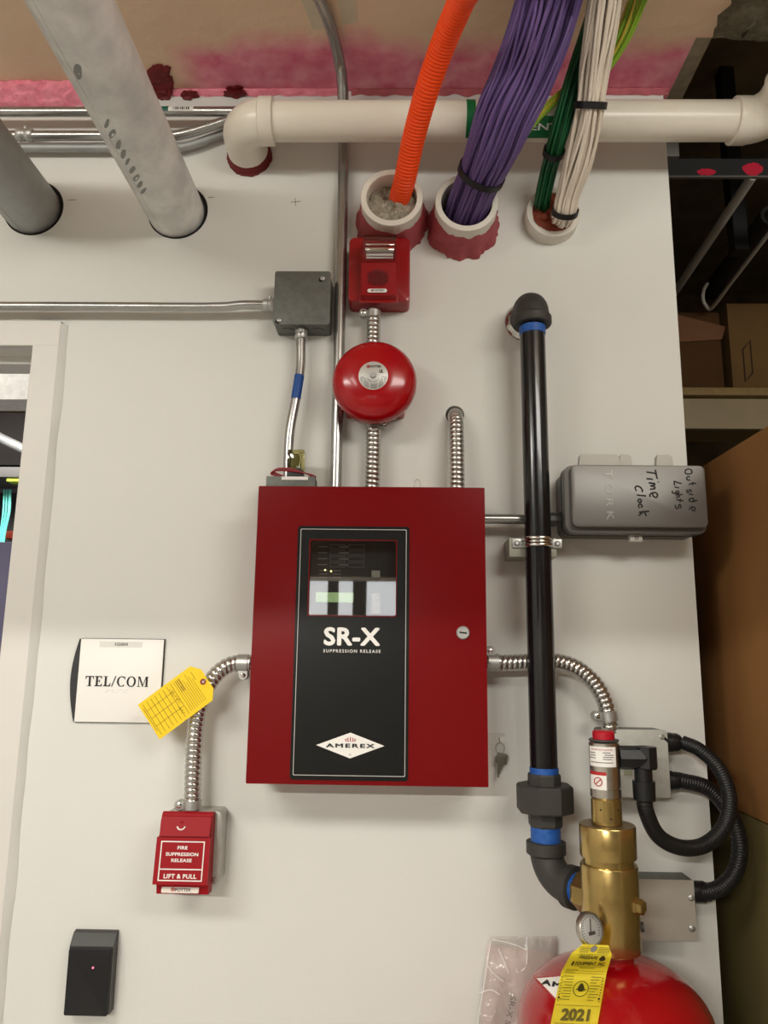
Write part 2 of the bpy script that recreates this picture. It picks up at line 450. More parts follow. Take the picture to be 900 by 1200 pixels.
# rough concrete patch where the slab edge is broken out
b = B(); R = []
for i in range(61):
    x = XN+0.012+(1.3-XN)*i/60; row = []
    for j in range(13):
        f = j/12
        dn = DN+0.004 + f*0.28
        h = 0.012*noise.noise(V((x*16, dn*16, 1)))+0.008*noise.noise(V((x*50, dn*50, 4)))
        edge = min(1, i/3, (12-j)/2.0)
        row.append(V((x+0.03*noise.noise(V((j*0.6, i*0.5, 3))), -dn+(0.014*noise.noise(V((x*30, 2, 1))) if j == 0 else 0), ZC-0.010*edge+0.004-abs(h)*edge)))
    R.append(row)
b.rings(R, close_ring=False, cap0=False, cap1=False)
struct(obj('trim_1', b, ROUGHC))
FLOORM = mat('concrete_floor', (0.56, 0.55, 0.53), 0.55, var=0.3, vscale=3)
b = B(); b.box(HX0, HX1, -4.2, 4.2, -0.1, 0); struct(obj('floor', b, FLOORM, smooth=False))
BACKW = mat('back_wall_paint', (0.70, 0.69, 0.66), 0.6, var=0.05, vscale=2)
b = B(); b.box(HX0-0.1, HX0, -4.2, 4.2, 0, ZC+0.6); struct(obj('wall_left', b, BACKW, smooth=False))
b = B(); b.box(HX1, HX1+0.1, -4.2, 4.2, 0, ZC+0.6); struct(obj('wall_right', b, BACKW, smooth=False))
b = B(); b.box(HX0, HX1, -4.3, -4.2, 0, 1.80); struct(obj('wall_back', b, BACKW, smooth=False))
b = B(); b.box(HX0, HX1, -4.32, -4.2, 1.80, ZC+0.2); struct(obj('wall_back_upper', b, mat('bare_block', (0.10, 0.085, 0.07), 0.85, var=0.4, vscale=6), smooth=False))
b = B(); b.box(HX0, HX1, -2.30, -2.12, 2.105, ZC); struct(obj('trim_4', b, mat('dropped_beam', (0.16, 0.135, 0.11), 0.8, var=0.3, vscale=5), smooth=False))
PANE = mat('lit_pane', (0.8, 0.8, 0.8), 0.5, emit=(0.92, 0.96, 1.0), estr=2.2)
wn = bpy.data.objects.new('window_1', None); link(wn, None, V((-0.3, -4.2, 1.8))); wn['kind'] = 'structure'
for (xa_, xb_) in ((-0.66, -0.50), (-0.42, -0.32), (-0.22, 0.02)):
    b = B(); b.box(xa_, xb_, -4.204, -4.198, 1.83, 2.07); obj('pane', b, PANE, wn, smooth=False)
b = B(); b.box(-0.70, 0.06, -4.205, -4.185, 1.80, 1.828); b.box(-0.70, 0.06, -4.205, -4.185, 2.072, 2.10); obj('window_frame', b, FRAME, wn, smooth=False)
# recess behind the right end of the wall
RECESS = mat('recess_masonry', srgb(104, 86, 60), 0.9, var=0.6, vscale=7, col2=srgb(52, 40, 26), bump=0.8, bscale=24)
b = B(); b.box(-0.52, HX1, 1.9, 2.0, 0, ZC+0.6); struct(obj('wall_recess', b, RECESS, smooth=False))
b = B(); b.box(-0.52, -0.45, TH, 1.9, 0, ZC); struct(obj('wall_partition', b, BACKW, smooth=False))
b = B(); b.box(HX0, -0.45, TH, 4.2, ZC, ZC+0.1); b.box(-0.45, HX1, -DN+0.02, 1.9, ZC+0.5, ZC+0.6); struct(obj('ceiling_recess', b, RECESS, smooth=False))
b = B(); b.box(HX0, -0.45, 4.2, 4.3, 0, ZC+0.1); struct(obj('wall_far', b, BACKW, smooth=False))
# broken drywall edge above the wall end
b = B(); b.prism([(0, 0), (0.030, 0), (0.034, 0.2), (0.012, 0.22), (0, 0.2)], V((XN, -DN, ZC)), (1, 0, 0), (0, 1, 0), 0.16)
obj_t = struct(obj('trim_2', b, mat('broken_board', srgb(150, 138, 116), 0.85, var=0.5, vscale=40, bump=0.5, bscale=60), smooth=False))

# door frame
dr = bpy.data.objects.new('door_1', None); link(dr, None, V((DX1-0.45, TH/2, 0))); dr['kind'] = 'structure'
b = B()
b.box(DX1, FX1, -0.012, 0.0, 0, FZ, 0.002); b.box(DX1, DX1+0.045, 0.0, TH+0.012, 0, DZ+0.02)
b.box(DX1-0.016, DX1, 0.045, 0.09, 0, DZ, 0.001)
obj('jamb', b, FRAME, dr, smooth=False)
b = B()
b.box(DX1-0.95, FX1, -0.0125, 0.0, DZ, FZ, 0.002); b.box(DX1-0.95, DX1+0.01, 0.0, TH+0.012, DZ, DZ+0.045); b.box(DX1-0.95, DX1, 0.045, 0.09, DZ-0.016, DZ, 0.001)
obj('head', b, FRAME, dr, smooth=False)
b = B(); b.box(DX1-0.99, DX1-0.95, -0.012, TH+0.012, 0, FZ, 0.002); obj('jamb', b, FRAME, dr, smooth=False)
# caulk bead between frame and wall
b = B(); R = []
for k in range(int(FZ/0.02)+1):
    z = min(FZ, k*0.02); wv = 0.011+0.004*noise.noise(V((z*9, 3, 1)))
    R.append([V((FX1-0.001, -0.0115, z)), V((FX1+wv*0.45, -0.0075, z)), V((FX1+wv, -0.0004, z)), V((FX1-0.001, 0.0, z))])
b.rings(R)
obj('caulk_bead', b, WHITEWALL, dr)

# pink fire-stop bead along the wall head
def lumpy_strip(name, x0, x1, z0, z1, dep, m, label, cat, nx=120, nz=14, seed=0.0, dark=None):
    b = B(); R = []
    for i in range(nx+1):
        x = x0+(x1-x0)*i/nx; row = []
        zl = z0 + 0.006*noise.noise(V((x*40, seed, 1)))
        for j in range(nz+1):
            f = j/nz; prof = math.sin(PI*min(1, f*0.5+0.02))
            d = dep*prof + 0.2*dep*noise.noise(V((x*45, f*5, seed)))+0.08*dep*noise.noise(V((x*120, f*14, seed)))
            row.append(V((x, -max(0.0006, d if 0 < j else 0.0006), zl+(z1-zl)*f)))
        R.append(row)
    b.rings(R, close_ring=False, cap0=False, cap1=False)
    return tag(obj(name, b, m), label, cat)
lumpy_strip('firestop_bead', P(-30, 100).x, P(104, 100).x, P(50, 126).z, ZC-0.0005, 0.034, FIREPINK, 'lumpy pink fire-stop sealant along the ceiling joint at upper left', 'sealant')
lumpy_strip('firestop_bead', P(160, 100).x, P(398, 100).x, P(250, 113).z, ZC-0.0005, 0.010, FIREPINK, 'thin pink fire-stop smear along the ceiling joint above the pipe elbow', 'sealant', seed=3.0)
lumpy_strip('firestop_bead', P(412, 100).x, P(782, 100).x, P(600, 112).z, ZC-0.0005, 0.009, mat('firestop_rose', srgb(196, 104, 112), 0.7, var=0.4, vscale=30, bump=0.6, bscale=70), 'rose fire-stop smear along the ceiling joint behind the cable bundles', 'sealant', seed=5.0)
def blob(px, py, rx, rz, m, label, d0=0.004, seed=0):
    b = B(); R = []
    for k in range(6):
        f = k/5; rr = math.cos(f*PI/2)+0.02; ring = []
        for t in [2*PI*q/40 for q in range(40)]:
            nz = noise.noise(V((math.cos(t)*1.8, math.sin(t)*1.8, seed)))+0.5*noise.noise(V((math.cos(t)*5, math.sin(t)*5, seed+3)))
            x, y = px+rx*rr*math.cos(t)*(1+0.36*nz), py+rz*rr*math.sin(t)*(1+0.36*nz)
            h = 0.0012+d0*math.sin(f*PI/2)
            yq = 107.5 + (x-450)*0.0005
            ring.append(PC(x, y, h) if y < yq-1 else P(x, max(y, yq), 0.011*max(0, 1-(y-yq)/6)+h))
        R.append(ring)
    b.rings(R)
    return tag(obj('sealant_blob', b, m), label, 'sealant', 'dark red sealant blobs')
blob(187, 96, 17, 21, FIREDARK, 'large dark red sealant blob behind the big grey conduit', 0.006, 1)
blob(222, 111, 10, 6, FIREDARK, 'small dark red sealant drip on white wall, left of the pair', 0.004, 2)
blob(275, 108, 13, 7, FIREDARK, 'dark red sealant patch left of the white elbow collar', 0.004, 3)
# joint tape on the ceiling either side of the conduit bend
for q_, lab in (([(352, -3), (376, -3), (386, 33), (366, 34)], 'pale square of joint tape left of the conduit bend on the ceiling'), ([(395, -3), (417, -3), (418, 26), (401, 30)], 'pale square of joint tape right of the conduit bend on the ceiling')):
    b = B(); lo = [PC(x, y, 0.0006) for x, y in q_]; hi = [PC(x, y, 0.0) for x, y in q_]
    b.rings([hi, lo]); tag(obj('joint_tape', b, mat('joint_tape', srgb(214, 200, 176), 0.8, var=0.2, vscale=30), smooth=False), lab, 'tape')

# ------------------------------------------------------------------ big galvanised conduits through the wall
for i, (g, lab, m) in enumerate(((GP1, 'large dusty galvanised conduit, the longer one crossing the ceiling, right of its twin', GALV), (GP2, 'large dull grey galvanised conduit at the left edge of the photo', GALVDARK))):
    t = thing('large_conduit', lab, 'pipe', (g.x, 0, g.z), 'large conduits through the wall')
    b = B(); b.lathe(V((g.x, 0.07, g.z)), (0, -1, 0), [(RG-0.004, 0), (RG, 0.0), (RG, 1.9), (RG-0.004, 1.9), (RG-0.004, 0.0)], n=56, cap0=False, cap1=False)
    obj('pipe', b, m, t)
    b = B(); b.lathe(V((g.x+0.004, 0.004, g.z-0.001)), (0, -1, 0), [(RG+0.0054, -0.012), (RG+0.0054, 0), (RG*0.97, 0), (RG*0.97, -0.012)], n=48, cap0=False, cap1=False); obj('gasket_and_gap_shade', b, DARKHOLE, t)  # dark ring painting the shade in the gap around the conduit
    b = B()
    # faint raised weld seam along the underside
    a = math.radians(205 if i == 0 else 195)
    b.tube([V((g.x+math.sin(a)*RG, 0.06-k*0.1, g.z+math.cos(a)*RG)) for k in range(19)], 0.0011, n=6)
    obj('weld_seam', b, m, t)
    b = B()
    if i == 0:
        for k, (dd, wd) in enumerate(((0.44, 0.02), (0.33, 0.009), (0.305, 0.012), (0.28, 0.012), (0.255, 0.012), (0.235, 0.008), (0.212, 0.010), (0.19, 0.010), (0.17, 0.010), (0.15, 0.008))):
            aa = math.radians(193); ring = []
            for q in range(10):
                tt = 2*PI*q/10; an = aa+0.20*math.cos(tt)*(0.8+0.9*noise.noise(V((k, math.cos(tt), 3)))); yy = -dd+wd*0.62*math.sin(tt)*(1+0.5*noise.noise(V((k*3.1, math.sin(tt), 7))))+0.012*math.cos(tt)
                ring.append(V((g.x+math.sin(an)*(RG+0.0004), yy, g.z+math.cos(an)*(RG+0.0004))))
            b.bm.faces.new([b.bm.verts.new(p) for p in ring])
        obj('printed_marking', b, mat('conduit_marking', (0.24, 0.25, 0.23), 0.6), t)['kind'] = 'stuff'

# ------------------------------------------------------------------ small metal conduits
def emt(name, pts, r, label, group=None, m=EMT, straight=False, parts=(), n=16):
    t = thing(name, label, 'conduit', pts[0], group)
    path = pts if straight else spline(pts, n=90)
    b = B(); b.tube(path, r, n=n); obj('tube', b, m, t)
    return t
def coupling(t, p, axis, r, l, m=ZINC, screw=None):
    axis = V(axis).normalized(); b = B()
    b.lathe(V(p)-axis*l/2, axis, [(r*0.86, 0), (r, l*0.1), (r, l*0.38), (r*0.93, l*0.42), (r*0.93, l*0.58), (r, l*0.62), (r, l*0.9), (r*0.86, l)], n=24)
    o = obj('connector', b, m, t)
    if screw is not None:
        s = V(screw).normalized(); b = B()
        b.lathe(V(p)+s*r*0.8, s, [(r*0.34, 0), (r*0.34, r*0.5), (r*0.28, r*0.62)], n=12); obj('set_screw', b, ZINC, o)
    return o
# vertical run beside the bell
def vert(px, py0, py1, d):
    a = P(px, py0, d); c = P(px, py1, d); return V((a.x, -d, a.z)), V((a.x, -d, c.z))
a, c = vert(397, 380, 600, 0.020)
z0 = P(393, 572, 0.10).z-0.005
xa = P(398, 380, 0.020).x
top = [V((xa, -0.020, z0)), V((xa, -0.020, 1.9)), V((xa, -0.020, 2.2)), V((xa, -0.020, 2.40)), V((xa, -0.020, 2.52))]
top += [V((xa-0.0005, -0.023, 2.59)), PC(401.5, 100, 0.052), PC(399, 80, 0.028), PC(394, 55, 0.017), PC(386, 27, 0.0145), PC(373, -4, 0.0145), PC(350, -50, 0.0145), PC(325, -100, 0.0145), V((PC(325, -100, 0.0145).x-0.10, -0.8, ZC-0.0145)), V((PC(325, -100, 0.0145).x-0.14, -1.35, ZC-0.0145))]
t = emt('vertical_conduit', top, 0.0112, 'tall steel conduit rising beside the bell and bending out along the ceiling')
# horizontal run into the grey junction box
yl = 0.03
jl = P(320, 360, yl)
hp = [V((-0.95, -yl, jl.z)), V((jl.x-0.35, -yl, jl.z)), V((jl.x-0.12, -yl, jl.z)), V((jl.x-0.06, -yl-0.003, jl.z+0.003)), V((jl.x, -yl-0.003, jl.z+0.003))]
t = emt('horizontal_conduit', hp, 0.0090, 'thin steel conduit running above the door frame into the grey junction box')
coupling(t, V((jl.x-0.006, -yl-0.003, jl.z+0.003)), (1, 0, 0), 0.0125, 0.026, screw=(0, -0.4, 1))
# two runs under the ceiling at left
u = P(150, 131, 0.04)
t = emt('horizontal_conduit', [V((-1.3, -0.04, u.z)), V((u.x, -0.04, u.z)), V((P(330, 131, 0.04).x, -0.04, u.z)), V((P(372, 131, 0.04).x, -0.04, u.z))], 0.0098, 'upper steel conduit with bar code sticker under the ceiling at left', 'conduits under the ceiling')
for px0, px1, m in ((191, 199, mat('green_sticker', srgb(20, 90, 70), 0.5)), (199, 228, WHITEINK)):
    b = B(); x0 = P(px0, 128, 0.04).x; x1 = P(px1, 128, 0.04).x
    b.rings([[V((x, -0.04-math.cos(a)*0.0102, u.z+math.sin(a)*0.0102)) for a in [(-0.5+k*0.12) for k in range(13)]] for x in (x0, x1)], close_ring=False, cap0=False, cap1=False)
    st = obj('sticker', b, m, t)
b = B(); 
for k in range(9):
    x = P(205+k*2.2, 128, 0.04).x
    b.obox(V((x, -0.0506, u.z)), (1, 0, 0), (0, 0, 1), (0, -1, 0), 0.0005+0.0004*(k % 3), 0.003, 0.0003)
obj('bar_code', b, INK, t)
l = P(100, 159, 0.035)
lp = [V((-1.3, -0.035, l.z)), V((P(60, 159, 0.035).x, -0.035, l.z)), V((P(190, 159, 0.035).x, -0.035, l.z)), P(215, 157, 0.035), P(250, 147, 0.037), P(275, 139, 0.038), P(310, 133.5, 0.024), P(340, 133.5, 0.02)]
t = emt('horizontal_conduit', lp, 0.0100, 'lower steel conduit with a coupling, curving up behind the white elbow', 'conduits under the ceiling')
coupling(t, P(30, 158, 0.035), (1, 0, 0), 0.0128, 0.034, screw=(0, -0.3, 1))
lp2 = [V((-1.3, -0.02, l.z-0.017)), V((P(60, 159, 0.02).x, -0.02, l.z-0.017)), V((P(190, 159, 0.02).x, -0.02, l.z-0.017)), P(220, 171, 0.018), P(250, 161, 0.016), P(280, 150, 0.014), P(320, 146, 0.013)]
emt('horizontal_conduit', lp2, 0.0085, 'thinner dull conduit just below the coupled one under the ceiling', 'conduits under the ceiling', m=GALVDARK)

# ------------------------------------------------------------------ white drain pipe with elbows
dp = 0.105
pz = P(590, 142, dp).z; rp_ = 22.3*S(590, 142, dp)
xl = P(320, 142, dp).x; xr = P(858, 142, dp).x
t = thing('drain_pipe', 'white plastic drain pipe running level under the ceiling with elbow ends', 'pipe', (0.1, -dp, pz))
b = B(); b.lathe(V((xl-0.03, -dp, pz)), (1, 0, 0), [(rp_, 0), (rp_, xr-xl+0.06)], n=40); obj('pipe', b, PVC, t)
# left elbow into the wall
xc = xl-0.052
pth = [V((xl-0.012, -dp, pz))]
for k in range(9):
    a_ = PI/2*k/8; pth.append(V((xl-0.016-0.050*math.sin(a_), -dp+0.050*(1-math.cos(a_)), pz)))
pth += [V((xl-0.066, -0.03, pz)), V((xl-0.066, -0.0, pz))]
b = B(); b.tube(pth, rp_*1.12, n=36); e = obj('elbow', b, PVC, t)
b = B(); b.lathe(V((xl-0.026, -dp, pz)), (1, 0, 0), [(rp_*1.1, 0), (rp_*1.2, 0.002), (rp_*1.2, 0.026), (rp_*1.17, 0.028), (rp_, 0.0285)], n=40); obj('socket', b, PVC, e)
# right elbow turning out of the wall plane
pth = [V((xr+0.02, -dp, pz))]
for k in range(9):
    a_ = PI/2*k/8; pth.append(V((xr+0.024+0.05*math.sin(a_), -dp-0.05*(1-math.cos(a_)), pz+0.012*(1-math.cos(a_)))))
pth += [V((xr+0.074, -dp-0.12, pz+0.016))]
b = B(); b.tube(pth, rp_*1.14, n=36); e = obj('elbow', b, PVC, t)
b = B(); b.lathe(V((xr, -dp, pz)), (1, 0, 0), [(rp_, 0), (rp_*1.18, 0.001), (rp_*1.18, 0.028), (rp_*1.1, 0.034)], n=40); obj('socket', b, PVC, e)
b = B(); b.lathe(V((xr+0.074, -dp-0.07, pz+0.015)), (0, -1, 0.05), [(rp_*1.12, 0), (rp_*1.24, 0.003), (rp_*1.24, 0.03), (rp_, 0.031), (rp_, 0.6)], n=40); obj('socket', b, PVC, e)
# green pipe marker
x0 = P(543, 142, dp-rp_).x; x1 = P(655, 142, dp-rp_).x
def arcband(x0, x1, a0, a1, rr, n=20):
    b = B(); b.rings([[V((x, -dp-math.cos(a0+(a1-a0)*k/n)*rr, pz+math.sin(a0+(a1-a0)*k/n)*rr)) for k in range(n+1)] for x in (x0, x1)], close_ring=False, cap0=False, cap1=False); return b
GREENM = mat('green_marker', srgb(10, 110, 60), 0.45)
mk = obj('pipe_marker', arcband(x0, x1, -1.55, -0.42, rp_+0.0006, 16), GREENM, t)
obj('marker_end', arcband(x0, x0+0.017, -0.42, 1.6, rp_+0.0006, 24), GREENM, mk)
tb = text_bm('VENT', 0.075, 0.012, weight=0.02)
for v in tb.verts:
    an = -0.92+v.co.y/rp_; v.co = V((P(633, 150, dp-rp_).x-0.014+v.co.x, -dp-math.cos(an)*(rp_+0.0011+v.co.z), pz+math.sin(an)*(rp_+0.0011+v.co.z)))
obj('lettering', tb, WHITEINK, mk, smooth=False)
# red sealant collar where the elbow meets the wall
def collar(name, cx, cz, r0, r1, dep, m, label, seed, n=72, rag=0.10):
    b = B()
    def rf(r, h, th):
        k = noise.noise(V((math.cos(th)*3, math.sin(th)*3, seed)))+0.6*noise.noise(V((math.cos(th)*11, math.sin(th)*11, seed+2)))+0.4*noise.noise(V((math.cos(th)*26, math.sin(th)*26, seed+4)))
        return r*(1+rag*k*(1 if h < dep*0.4 else 0.35))
    b.lathe(V((cx, -0.0005, cz)), (0, -1, 0), [(r1, 0), (r1, 0.003), (r1*0.5+r0*0.5, dep*0.25), (r0*1.08, dep*0.55), (r0*1.03, dep*0.85), (r0*0.99, dep)], n=n, cap0=False, cap1=False, rf=rf)
    return tag(obj(name, b, m), label, 'sealant')
collar('sealant_collar', xl-0.066, pz, rp_*1.12, rp_*1.28, 0.020, FIREDARK, 'red sealant ring where the white elbow enters the wall', 4.0, rag=0.05)

# ------------------------------------------------------------------ wall sleeves with cables
def sleeve(px, py, d, label, ro=0.0605, wall_t=0.0115, group='pipe sleeves in a row'):
    c = P(px, py, d); t = thing('pipe_sleeve', label, 'pipe', (c.x, 0, c.z), group)
    b = B(); b.lathe(V((c.x, 0.0, c.z)), (0, -1, 0), [(ro, 0), (ro, d-0.001), (ro-0.001, d), (ro-wall_t+0.001, d), (ro-wall_t, d-0.001), (ro-wall_t, 0.001)], n=56, cap0=False, cap1=False)
    obj('sleeve', b, PVCWHITE, t)
    b = B(); b.lathe(V((c.x, -0.002, c.z)), (0, -1, 0), [(ro-wall_t, 0), (ro-wall_t, 0.0015)], n=40); obj('plug', b, DARKHOLE, t)
    return c, t
S1, t1 = sleeve(459, 231, 0.085, 'white pipe sleeve stuffed with grey wool around the orange duct')
S2, t2 = sleeve(547, 237, 0.085, 'white pipe sleeve holding the purple cables, red sealant around it')
S3, t3 = sleeve(649, 248, 0.032, 'short white pipe sleeve with brown putty around white and green cables', ro=0.054)
collar('sealant_collar', S1.x, S1.z, 0.0602, 0.074, 0.060, FIRE, 'red sealant collar around the wool-stuffed sleeve', 1.0)
collar('sealant_collar', S2.x, S2.z, 0.0602, 0.074, 0.062, FIRE, 'ragged red sealant collar around the purple cable sleeve', 9.0)
# wool
b = B(); R = []
for k in range(12):
    f = 1-k/11; R.append([])
    for q in range(40):
        th = 2*PI*q/40; rr = 0.0488*f+0.0003
        x, z = rr*math.cos(th), rr*math.sin(th)
        dd = 0.062+0.018*noise.noise(V((x*50, z*50, 3)))+0.008*noise.noise(V((x*140, z*140, 7)))-0.35*z
        R[-1].append(V((S1.x+x, -min(dd, 0.088), S1.z+z)))
b.rings(R, cap0=False)
tag(obj('mineral_wool', b, WOOL), 'tuft of grey mineral wool stuffed in the sleeve below the orange duct', 'insulation')
# putty
b = B(); R = []
for k in range(12):
    f = 1-k/11; R.append([])
    for q in range(40):
        th = 2*PI*q/40; rr = 0.0442*f+0.0003
        x, z = rr*math.cos(th), rr*math.sin(th)
        dd = 0.030+0.010*noise.noise(V((x*40, z*40, 13)))+0.006*noise.noise(V((x*110, z*110, 17)))+0.006*f*0
        R[-1].append(V((S3.x+x, -dd, S3.z+z)))
b.rings(R, cap0=False)
tag(obj('firestop_putty', b, PUTTY), 'reddish brown putty packed in the sleeve of the white cables', 'sealant')
# orange corrugated duct
def corrugated(path_pts, r, amp, pitch, n=22, sub=6, helix=True, shape='round'):
    path = spline(path_pts, step=pitch/sub)
    b = B()
    def rf(i, th, rr):
        ph = (i/sub + (th/(2*PI) if helix else 0)) % 1.0
        if shape == 'round': v = math.sqrt(max(0, 1-abs(2*ph-1)**2.6))
        else: v = 1.0 if ph < 0.55 else 0.0
        return r-amp+amp*v
    b.tube(path, r, n=n, rf=rf); return b
pth = [V((S1.x+0.016, -0.02, S1.z+0.016)), V((S1.x+0.016, -0.055, S1.z+0.017)), P(475, 208, 0.105), P(484, 165, 0.17), P(499, 110, 0.25), P(520, 50, 0.33), P(541, 0, 0.41), P(566, -60, 0.51), V((P(566, -60, 0.51).x-0.01, -0.66, ZC-0.07)), V((P(566, -60, 0.51).x-0.04, -0.90, ZC-0.03)), V((P(566, -60, 0.51).x-0.07, -1.35, ZC-0.025))]
tag(obj('corrugated_duct', corrugated(pth, 0.0214, 0.0022, 0.0066, n=28, sub=6, helix=False), ORANGE), 'bright orange corrugated duct rising out of the wool-stuffed sleeve', 'duct')

def bundle(name, label, pts, widths, layers, rc, mats, group, ties=(), seed=1, swirl=0.5, n=46, tname='cable_tie', jitter=1.0, ny=8, run=0.0):
    rnd = random.Random(seed)
    path = spline(pts, n=n); n0 = n
    q0 = path[-1]; zr = ZC-widths[-1]-0.012
    path += spline([q0, V((q0.x+0.02, q0.y-0.10, min(q0.z+0.05, zr))), V((q0.x+0.02+run*0.6, q0.y-0.30, zr)), V((q0.x+0.02+run, -1.35, zr))], n=14)[1:]
    n = len(path); fr = frames(path)
    t = thing(name, label, 'cables', pts[0], group)
    wd = []
    m = len(widths)
    for i in range(n):
        f = min(1.0, i/(n0-1))*(m-1); k = min(m-2, int(f)); wd.append(widths[k]+(widths[k+1]-widths[k])*(f-k))
    for (frac, cnt) in layers:
        for q in range(cnt):
            a0 = 2*PI*(q+0.3*rnd.random())/cnt
            s1, s2, s3 = rnd.random()*20, rnd.random()*20, rnd.random()*20
            sw = swirl*(rnd.random()-0.5)*2; pp = []
            for i, (p, tt, a, b_) in enumerate(fr):
                f = i/(n0-1)
                an = a0+sw*f+0.28*jitter*noise.noise(V((f*2.6, s1, seed)))
                rr = max(0.0, (wd[i]-rc)*frac)*(1+0.10*jitter*noise.noise(V((f*3.0, s2, seed))))
                pp.append(p+a*(math.cos(an)*rr)+b_*(math.sin(an)*rr))
            bb = B(); bb.tube(pp, rc, n=ny); obj('cable', bb, mats[int(rnd.random()*len(mats))], t)
    for (f, wtie) in ties:
        i = int(f*(n0-1)); p, tt, a, b_ = fr[i]; bb = B(); rr = wd[i]+0.0022
        bb.lathe(p-tt*wtie/2, tt, [(rr-0.001, 0), (rr+0.0014, 0.0), (rr+0.0014, wtie), (rr-0.001, wtie)], n=40, cap0=False, cap1=False)
        obj(tname, bb, BLACK, t)
    return t
GRP = 'cable bundles from the sleeves'
bundle('cable_bundle', 'thick bundle of purple network cables fanning up from its sleeve', [V((S2.x, -0.01, S2.z)), V((S2.x+0.003, -0.06, S2.z+0.004)), P(559, 215, 0.115), P(578, 172, 0.182), P(592, 135, 0.222), P(611, 95, 0.250), P(630, 45, 0.29), P(643, 0, 0.325), P(660, -60, 0.39)],
       [0.040, 0.041, 0.0415, 0.048, 0.052, 0.0535, 0.054, 0.053, 0.052], ((1.0, 44), (0.86, 34), (0.7, 24), (0.5, 12)), 0.0033, (PURPLE, PURPLE, PURPLE2), GRP, ties=((0.27, 0.012),), seed=3, swirl=0.45, n=50, run=-0.01)
bundle('cable_bundle', 'bundle of white cables held by two black straps', [V((S3.x+0.016, -0.004, S3.z+0.010)), P(661, 252, 0.06), P(665, 232, 0.085), P(676, 195, 0.13), P(685, 160, 0.17), P(691, 128, 0.205), P(696, 90, 0.235), P(703, 45, 0.28), P(709, 0, 0.325), P(716, -60, 0.39)],
       [0.020, 0.022, 0.0225, 0.028, 0.028, 0.0255, 0.028, 0.029, 0.0275, 0.027], ((1.0, 22), (0.78, 16), (0.45, 9)), 0.0030, (WHITECABLE,), GRP, ties=((0.17, 0.0105), (0.555, 0.012)), seed=5, swirl=0.7, jitter=1.3, run=0.07)
bundle('cable_bundle', 'slim bundle of dark green cables behind the white ones', [V((S3.x-0.018, -0.004, S3.z+0.020)), P(636, 232, 0.05), P(643, 200, 0.088), P(654, 160, 0.158), P(665, 120, 0.185), P(677, 80, 0.20), P(690, 40, 0.235), P(702, 0, 0.285), P(714, -55, 0.37)],
       [0.016, 0.0165, 0.0165, 0.018, 0.018, 0.018, 0.017, 0.016, 0.016], ((1.0, 12), (0.6, 6)), 0.0030, (GREENC,), GRP, ties=((0.29, 0.012),), seed=8, run=0.17)
bundle('cable_bundle', 'slim bundle of lime green and yellow cables at top right of white ones', [P(588, 192, 0.098), P(605, 170, 0.122), P(632, 135, 0.152), P(662, 108, 0.158), P(700, 88, 0.175), P(727, 48, 0.215), P(746, 0, 0.27), P(762, -50, 0.37)],
       [0.006, 0.007, 0.009, 0.010, 0.014, 0.018, 0.020, 0.020], ((1.0, 10), (0.5, 4)), 0.0028, (LIME, LIME, LIME2), GRP, seed=11, run=0.20)

# ------------------------------------------------------------------ grey junction box
jx0, jx1 = P(321, 350, 0.054).x, P(387, 350, 0.054).x
jz1, jz0 = P(350, 318, 0.054).z, P(350, 380.5, 0.054).z
t = thing('junction_box', 'square grey steel junction box with screwed cover above the relay', 'junction box', ((jx0+jx1)/2, 0, jz0))
b = B(); b.prism(rrect(jx0+0.001, jx1-0.001, jz0+0.001, jz1-0.001, 0.005), V((0, 0, 0)), (1, 0, 0), (0, 0, 1), 0.052); bo = obj('body', b, STEELBOX, t)
b = B(); b.prism(rrect(jx0, jx1, jz0, jz1, 0.005), V((0, -0.052, 0)), (1, 0, 0), (0, 0, 1), 0.003, 0.0008); cv = obj('cover', b, STEELBOX, t)
for (px, py) in ((378, 326), (327, 375)):
    c = P(px, py, 0.056); b = B()
    b.lathe(V((c.x, -0.0551, c.z)), (0, -1, 0), [(0.0044, 0), (0.0044, 0.0012), (0.003, 0.0022)], n=16); obj('screw', b, ZINC, cv)
    b = B(); b.lathe(V((c.x-0.003, -0.0552, c.z-0.003)), (0, -1, 0), [(0.0045, 0), (0.0045, 0.0004)], n=16); obj('keyhole', b, DARKHOLE, cv)
for dx in (-0.03, 0.03):
    b = B(); b.lathe(V(((jx0+jx1)/2+dx, -0.027, jz0+0.0008)), (0, 0, -1), [(0.011, 0), (0.011, 0.0012), (0.0095, 0.0012)], n=24); obj('knockout', b, STEELBOX, bo)
# offset conduit down to the relay
q = P(353, 392, 0.03)
pp = [V((q.x, -0.03, jz0+0.004)), V((q.x, -0.03, jz0-0.03)), P(352, 430, 0.03), P(347, 465, 0.034), P(340.5, 500, 0.036), P(338, 530, 0.036), P(337, 572, 0.036)]
t = emt('offset_conduit', pp, 0.0092, 'short offset conduit with blue tape mark between junction box and relay')
coupling(t, V((q.x, -0.03, jz0-0.008)), (0, 0, 1), 0.0125, 0.024, screw=(0, -1, 0))
pth = spline(pp, n=60)
seg = [p for p in pth if P(350, 470, 0.032).z < p.z < P(350, 437, 0.032).z]
b = B(); b.tube(seg, 0.0095, n=16, cap=False); obj('blue_tape', b, mat('blue_tape', srgb(20, 70, 140), 0.5), t)

